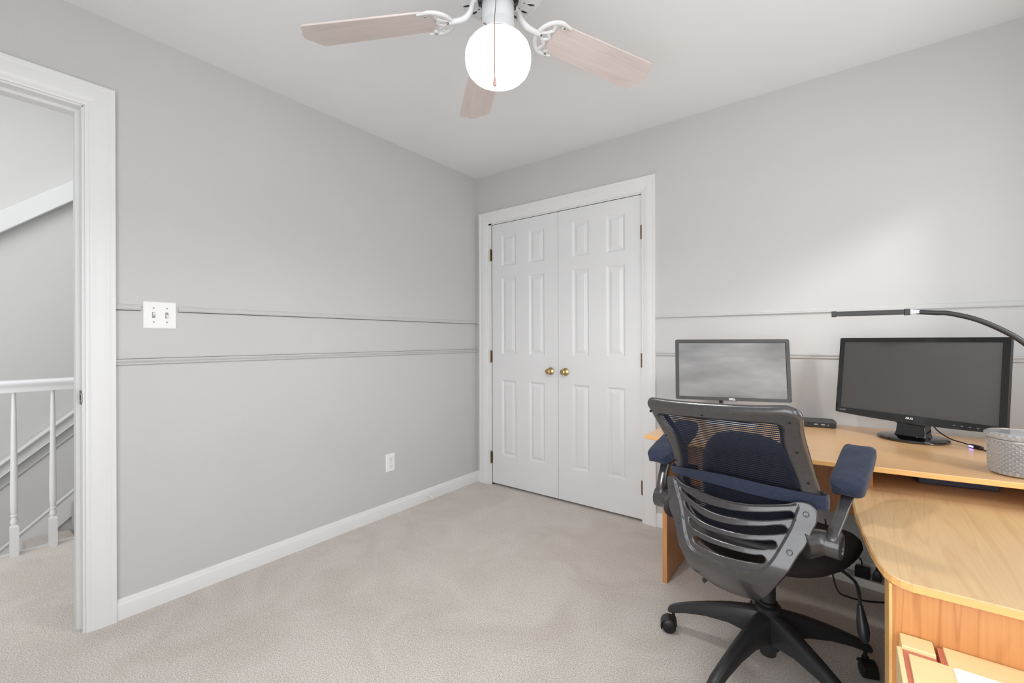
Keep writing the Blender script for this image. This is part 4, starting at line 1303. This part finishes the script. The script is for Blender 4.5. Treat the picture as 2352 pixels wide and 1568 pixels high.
# slotted plastic shell behind the waist
relief(smooth_loop(SO, 2), [smooth_loop(s, 2) for s in SLOTS], ss, 0.015, 0.0042, grid=0.010, ridge=smooth_loop(RI, 2), ridge_h=0.0065).build('back_shell', M['chairplastic'], chair, smooth=True, angle=60)
bs = [o for o in chair.children if o.name.startswith('back_shell')][0]
for (x, z) in ((0.1864, 0.6757), (0.1558, 0.5732), (-0.1452, 0.5664), (-0.1832, 0.6656)):
    p, nn_ = ss(x, z)
    MB().lathe([(0.0, 0.0), (0.0075, 0.0), (0.0075, 0.008), (0.006, 0.0105), (0.0, 0.0115)], 20, p, nn_).build('bolt', M['chairplastic'], bs, smooth=True)

# shell tail, tilt mechanism, gas column
MB().rings([[(x * s, y, z + zz) for x, zz in ((-0.055, -0.020), (0.055, -0.020), (0.065, 0.0), (0.055, 0.022), (-0.055, 0.022), (-0.065, 0.0))] for y, z, s in ((-0.225, 0.395, 0.9), (-0.15, 0.372, 1.0), (-0.08, 0.382, 1.15), (0.10, 0.386, 1.2), (0.14, 0.388, 1.0))]).build('tilt_mechanism', M['baseplastic'], chair, bevel=0.004)
MB().lathe([(0.0, 0.36), (0.0235, 0.36), (0.0235, 0.225), (0.0, 0.225)], 28).build('gas_column', M['baseplastic'], chair, smooth=True, angle=40)

# seat
def seat_mb():
    rs = []
    def ringat(s, z, dz):
        row = []
        for j in range(56):
            a = 2 * PI * j / 56
            ca_, sa_ = math.cos(a), math.sin(a)
            e = 0.72
            x = 0.250 * math.copysign(abs(ca_) ** e, ca_) * s
            y = 0.015 + 0.235 * math.copysign(abs(sa_) ** e, sa_) * s
            wide = 1.0 - 0.10 * max(0, -(y - 0.10)) / 0.25
            drop = dz * (-0.020 * max(0, (y - 0.12) / 0.13) ** 2 + 0.012 * (x / 0.25) ** 2)
            row.append((x * wide, y, z + drop))
        return row
    for s, z in ((0.02, 0.424), (0.70, 0.424), (0.90, 0.430), (0.975, 0.443), (1.0, 0.458), (0.99, 0.472), (0.95, 0.482), (0.85, 0.488), (0.60, 0.487), (0.30, 0.484), (0.02, 0.483)):
        rs.append(ringat(s, z, 1.0))
    return MB().rings(rs)
seat_mb().build('seat', M['seatfab'], chair, smooth=True, angle=80)

# levers
MB().tube([(0.085, 0.05, 0.40), (0.16, 0.07, 0.402), (0.225, 0.05, 0.385), (0.245, 0.02, 0.362), (0.250, 0.005, 0.33)], 0.0048, 8, smooth=5).build('lever_rod', M['baseplastic'], chair, smooth=True)
MB().lathe([(0.0, 0.0), (0.007, 0.003), (0.010, 0.02), (0.0150, 0.055), (0.0155, 0.075), (0.012, 0.095), (0.006, 0.104), (0.0, 0.106)], 18, (0.249, 0.006, 0.337), (0.16, -0.26, -0.95)).build('lever_paddle', M['baseplastic'], chair, smooth=True)
MB().tube([(-0.06, -0.12, 0.385), (-0.11, -0.16, 0.352), (-0.145, -0.175, 0.318)], [0.006, 0.010, 0.013], 10, smooth=4, sq=0.45).build('tilt_lever', M['baseplastic'], chair, smooth=True)

# armrests: knuckle on the shell, swinging bracket, padded cover
def armrest(s, rear, front):
    hub_ = MB()
    hub_.tube([(s * 0.178, -0.305, 0.595), (s * 0.205, -0.285, 0.600), (s * 0.228, -0.277, 0.603)], [0.040, 0.034, 0.031], 20, smooth=4)
    hub_.cyl((s * 0.226, -0.277, 0.603), (s * 0.252, -0.277, 0.603), 0.034, 28)
    a = hub_.build('armrest', M['chairplastic'], chair, smooth=True, angle=45)
    MB().lathe([(0.034, 0.0), (0.034, 0.004), (0.030, 0.0065), (0.024, 0.0065), (0.022, 0.003), (0.0, 0.003)], 28, (s * 0.2515, -0.277, 0.603), (s, 0, 0)).build('pivot_cap', M['chairplastic'], a, smooth=True, angle=40)
    r_, f_ = Vector(rear), Vector(front)
    d = (f_ - r_).normalized()
    mid = r_ + d * 0.075
    up_ = Vector((0, -d.z, d.y)).normalized()
    foot = mid - up_ * 0.032
    P0 = Vector((s * 0.240, -0.277, 0.603))
    br = MB()
    Pm = P0.lerp(foot, 0.5) + Vector((0, -0.012, 0))
    cl = catmull([P0, P0 + Vector((0, -0.002, 0.030)), Pm, foot - Vector((0, 0.006, 0.022)), foot], 5)
    wx_ = np.interp(np.linspace(0, 1, len(cl)), [0, .25, .55, .8, 1], [.013, .0145, .014, .018, .031])
    wy_ = np.interp(np.linspace(0, 1, len(cl)), [0, .25, .55, .8, 1], [.024, .022, .017, .022, .042])
    br.rings([[tuple(c + Vector((wx * math.copysign(abs(math.cos(t)) ** .6, math.cos(t)), wy * math.copysign(abs(math.sin(t)) ** .6, math.sin(t)), 0))) for t in np.linspace(0, 2 * PI, 20, endpoint=False)] for c, wx, wy in zip(cl, wx_, wy_)])
    br.build('bracket', M['chairplastic'], a, smooth=True, angle=60)
    L = (f_ - r_).length + 0.02
    cen = (r_ + f_) / 2 - up_ * 0.022
    X = Vector((1, 0, 0))
    def pad(w_, h_, l_, name, m, sink=0.0, e=0.35):
        rs = []
        nL, nA = 26, 28
        for i in range(nL + 1):
            t = math.sin(PI / 2 * (-1 + 2 * i / nL))
            k = max(0.02, 1 - abs(t) ** 7) ** 0.30
            row = []
            for j in range(nA):
                a_ = 2 * PI * j / nA
                cx_, cy_ = math.cos(a_), math.sin(a_)
                px = w_ / 2 * math.copysign(abs(cx_) ** e, cx_) * max(0.03, 1 - abs(t) ** 12) ** 0.28
                pz = h_ / 2 * math.copysign(abs(cy_) ** e, cy_) * k
                wr_ = 0.0012 * math.sin(9 * t + 5 * a_) + 0.0009 * math.sin(23 * t - 3 * a_)
                row.append(tuple(cen + X * (px + wr_ * 0.7) + d * (t * l_ / 2) + up_ * (pz - sink + wr_)))
            rs.append(row)
        return MB().rings(rs).build(name, m, a, smooth=True, angle=80)
    pad(0.082, 0.046, L, 'pad_cover', M['navy'])
    pad(0.074, 0.020, L * 0.86, 'pad_base', M['seatfab'], sink=0.020)
    return a
armrest(1, (0.245, -0.165, 0.738), (0.245, 0.045, 0.812))
armrest(-1, (-0.262, -0.275, 0.748), (-0.255, -0.055, 0.836))

# five-star base with casters
base = MB().lathe([(0.0, 0.085), (0.034, 0.085), (0.036, 0.10), (0.037, 0.20), (0.039, 0.212), (0.040, 0.226), (0.034, 0.229), (0.030, 0.2295), (0.0, 0.2295)], 36)
bo_ = base.build('base_hub', M['baseplastic'], chair, smooth=True, angle=40)
MB().lathe([(0.0, 0.060), (0.024, 0.060), (0.0255, 0.063), (0.0255, 0.09), (0.0, 0.09)], 28).build('column_foot', M['baseplastic'], bo_, smooth=True, angle=40)
MB().lathe([(0.026, 0.229), (0.030, 0.232), (0.030, 0.240), (0.0245, 0.243), (0.0235, 0.229)], 28).build('column_collar', M['caster'], bo_, smooth=True, angle=40)
def leg_mb():
    rs = []
    for u, zt, h_, w_ in ((0.020, 0.213, 0.105, 0.030), (0.06, 0.208, 0.088, 0.028), (0.12, 0.192, 0.064, 0.0255), (0.20, 0.164, 0.045, 0.0225), (0.27, 0.135, 0.034, 0.0205), (0.315, 0.114, 0.030, 0.0195), (0.333, 0.102, 0.024, 0.0175), (0.341, 0.093, 0.012, 0.012)):
        zb = zt - h_
        rs.append([(u, -w_ * 0.92, zb), (u, w_ * 0.92, zb), (u, w_, zb + h_ * 0.55), (u, w_ * 0.72, zt - h_ * 0.10), (u, w_ * 0.34, zt), (u, -w_ * 0.34, zt), (u, -w_ * 0.72, zt - h_ * 0.10), (u, -w_, zb + h_ * 0.55)])
    return MB().rings(rs)
def caster_mb():
    b = MB()
    for s in (-1, 1):
        b.lathe([(0.0, 0.0), (0.020, 0.0), (0.0255, 0.003), (0.0265, 0.008), (0.0255, 0.014), (0.019, 0.018), (0.0, 0.019)], 26, (0, s * 0.0035, 0.0265), (0, s, 0))
    b.cyl((0, -0.004, 0.0265), (0, 0.004, 0.0265), 0.010, 14)
    return b
def hood_mb():
    b = MB()
    rs = []
    for t in np.linspace(R(15), R(205), 14):
        c_, s_ = math.cos(t), math.sin(t)
        rs.append([(0.0275 * c_, y, 0.0265 + 0.0275 * s_) for y in (-0.0215, 0.0215)] + [(0.0315 * c_, y, 0.0265 + 0.0315 * s_) for y in (0.0215, -0.0215)])
    b.rings(rs)
    b.cyl((0.016, 0, 0.052), (0.016, 0, 0.098), 0.0062, 14)
    b.cyl((0.016, 0, 0.050), (0.016, 0, 0.060), 0.0105, 14)
    return b
l0 = c0 = h0 = None
swiv = (R(200), R(60), R(140), R(75), R(15))
for k, wa in enumerate((178.4, 250.4, 322.4, 34.4, 106.4)):
    a = R(wa + 10)
    if l0 is None:
        lo = l0 = leg_mb().build('leg', M['baseplastic'], chair, bevel=0.005, segs=3)
        co = c0 = caster_mb().build('caster', M['caster'], lo, smooth=True, angle=40)
        ho = h0 = hood_mb().build('caster_hood', M['caster'], lo, bevel=0.0015)
    else:
        lo, co, ho = l0.copy(), c0.copy(), h0.copy()
        for o_ in (lo, co, ho):
            COL.objects.link(o_)
        co.parent = ho.parent = lo
    lo.parent = chair
    lo.matrix_local = Matrix.Rotation(a, 4, 'Z')
    mt = Matrix.Translation((0.322, 0, 0)) @ Matrix.Rotation(swiv[k], 4, 'Z') @ Matrix.Translation((-0.016, 0, 0))
    co.matrix_local = mt
    ho.matrix_local = mt

# lumbar cushion strapped to the chair back
lc = thing('lumbar_cushion', 'navy lumbar cushion strapped inside the chair back behind its mesh', 'cushion', (HUB[0], HUB[1], 0), R(-10))
co_ = [(-0.118, 0.60), (-0.128, 0.68), (-0.122, 0.75), (-0.098, 0.805), (-0.062, 0.842), (-0.015, 0.857), (0.035, 0.860), (0.085, 0.855), (0.122, 0.835), (0.148, 0.79), (0.155, 0.70), (0.145, 0.60), (0.10, 0.582), (0.0, 0.578), (-0.08, 0.582)]
relief(smooth_loop(co_, 1), [], mk_surf(lambda z: Yf(z) + 0.068, 0.0), 0.060, 0.040, grid=0.014).build('pad', M['navy'], lc, smooth=True, angle=80)
# strap: band round the frame
bt = MB()
tops = [(-0.197, 0.722), (-0.15, 0.7265), (-0.10, 0.7315), (-0.05, 0.7345), (0.0, 0.735), (0.05, 0.7335), (0.10, 0.7315), (0.15, 0.730), (0.20, 0.7295), (0.222, 0.7285)]
bots = [(-0.197, 0.698), (-0.15, 0.6985), (-0.10, 0.698), (-0.05, 0.6965), (0.0, 0.695), (0.05, 0.6925), (0.10, 0.6915), (0.15, 0.694), (0.20, 0.690), (0.222, 0.688)]
rs = []
for (xa, za), (xb, zb) in zip(tops, bots):
    p0, n0 = mk_surf(Yf, 0.016, -0.006)(xa, za)
    p1, n1 = mk_surf(Yf, 0.016, -0.006)(xb, zb)
    pm = (p0 + p1) / 2
    rs.append([tuple(p0), tuple(p0 - n0 * 0.002), tuple(pm - n0 * 0.001), tuple(p1 - n1 * 0.002), tuple(p1), tuple(pm + n0 * 0.0012)])
for s_, x_ in ((1, 0.228), (-1, -0.203)):
    za, zb = (0.728, 0.688) if s_ > 0 else (0.722, 0.698)
    row = []
    extra = []
    for k_, fy in enumerate((0.0, 0.02, 0.045, 0.06)):
        xx = x_ if k_ < 2 else x_ - s_ * 0.03 * (k_ - 1)
        extra.append([(xx, Yf(za) + 0.004 + fy, za), (xx - s_ * .002, Yf(za) + 0.004 + fy, za), (xx - s_ * .002, Yf(.7) + 0.004 + fy, (za + zb) / 2), (xx - s_ * .002, Yf(zb) + 0.004 + fy, zb), (xx, Yf(zb) + 0.004 + fy, zb), (xx + s_ * .001, Yf(.7) + 0.004 + fy, (za + zb) / 2)])
    if s_ > 0:
        rs = rs + extra
    else:
        rs = list(reversed(extra)) + rs
bt.rings(rs)
bt.build('strap', M['navy'], lc, smooth=True, angle=60)
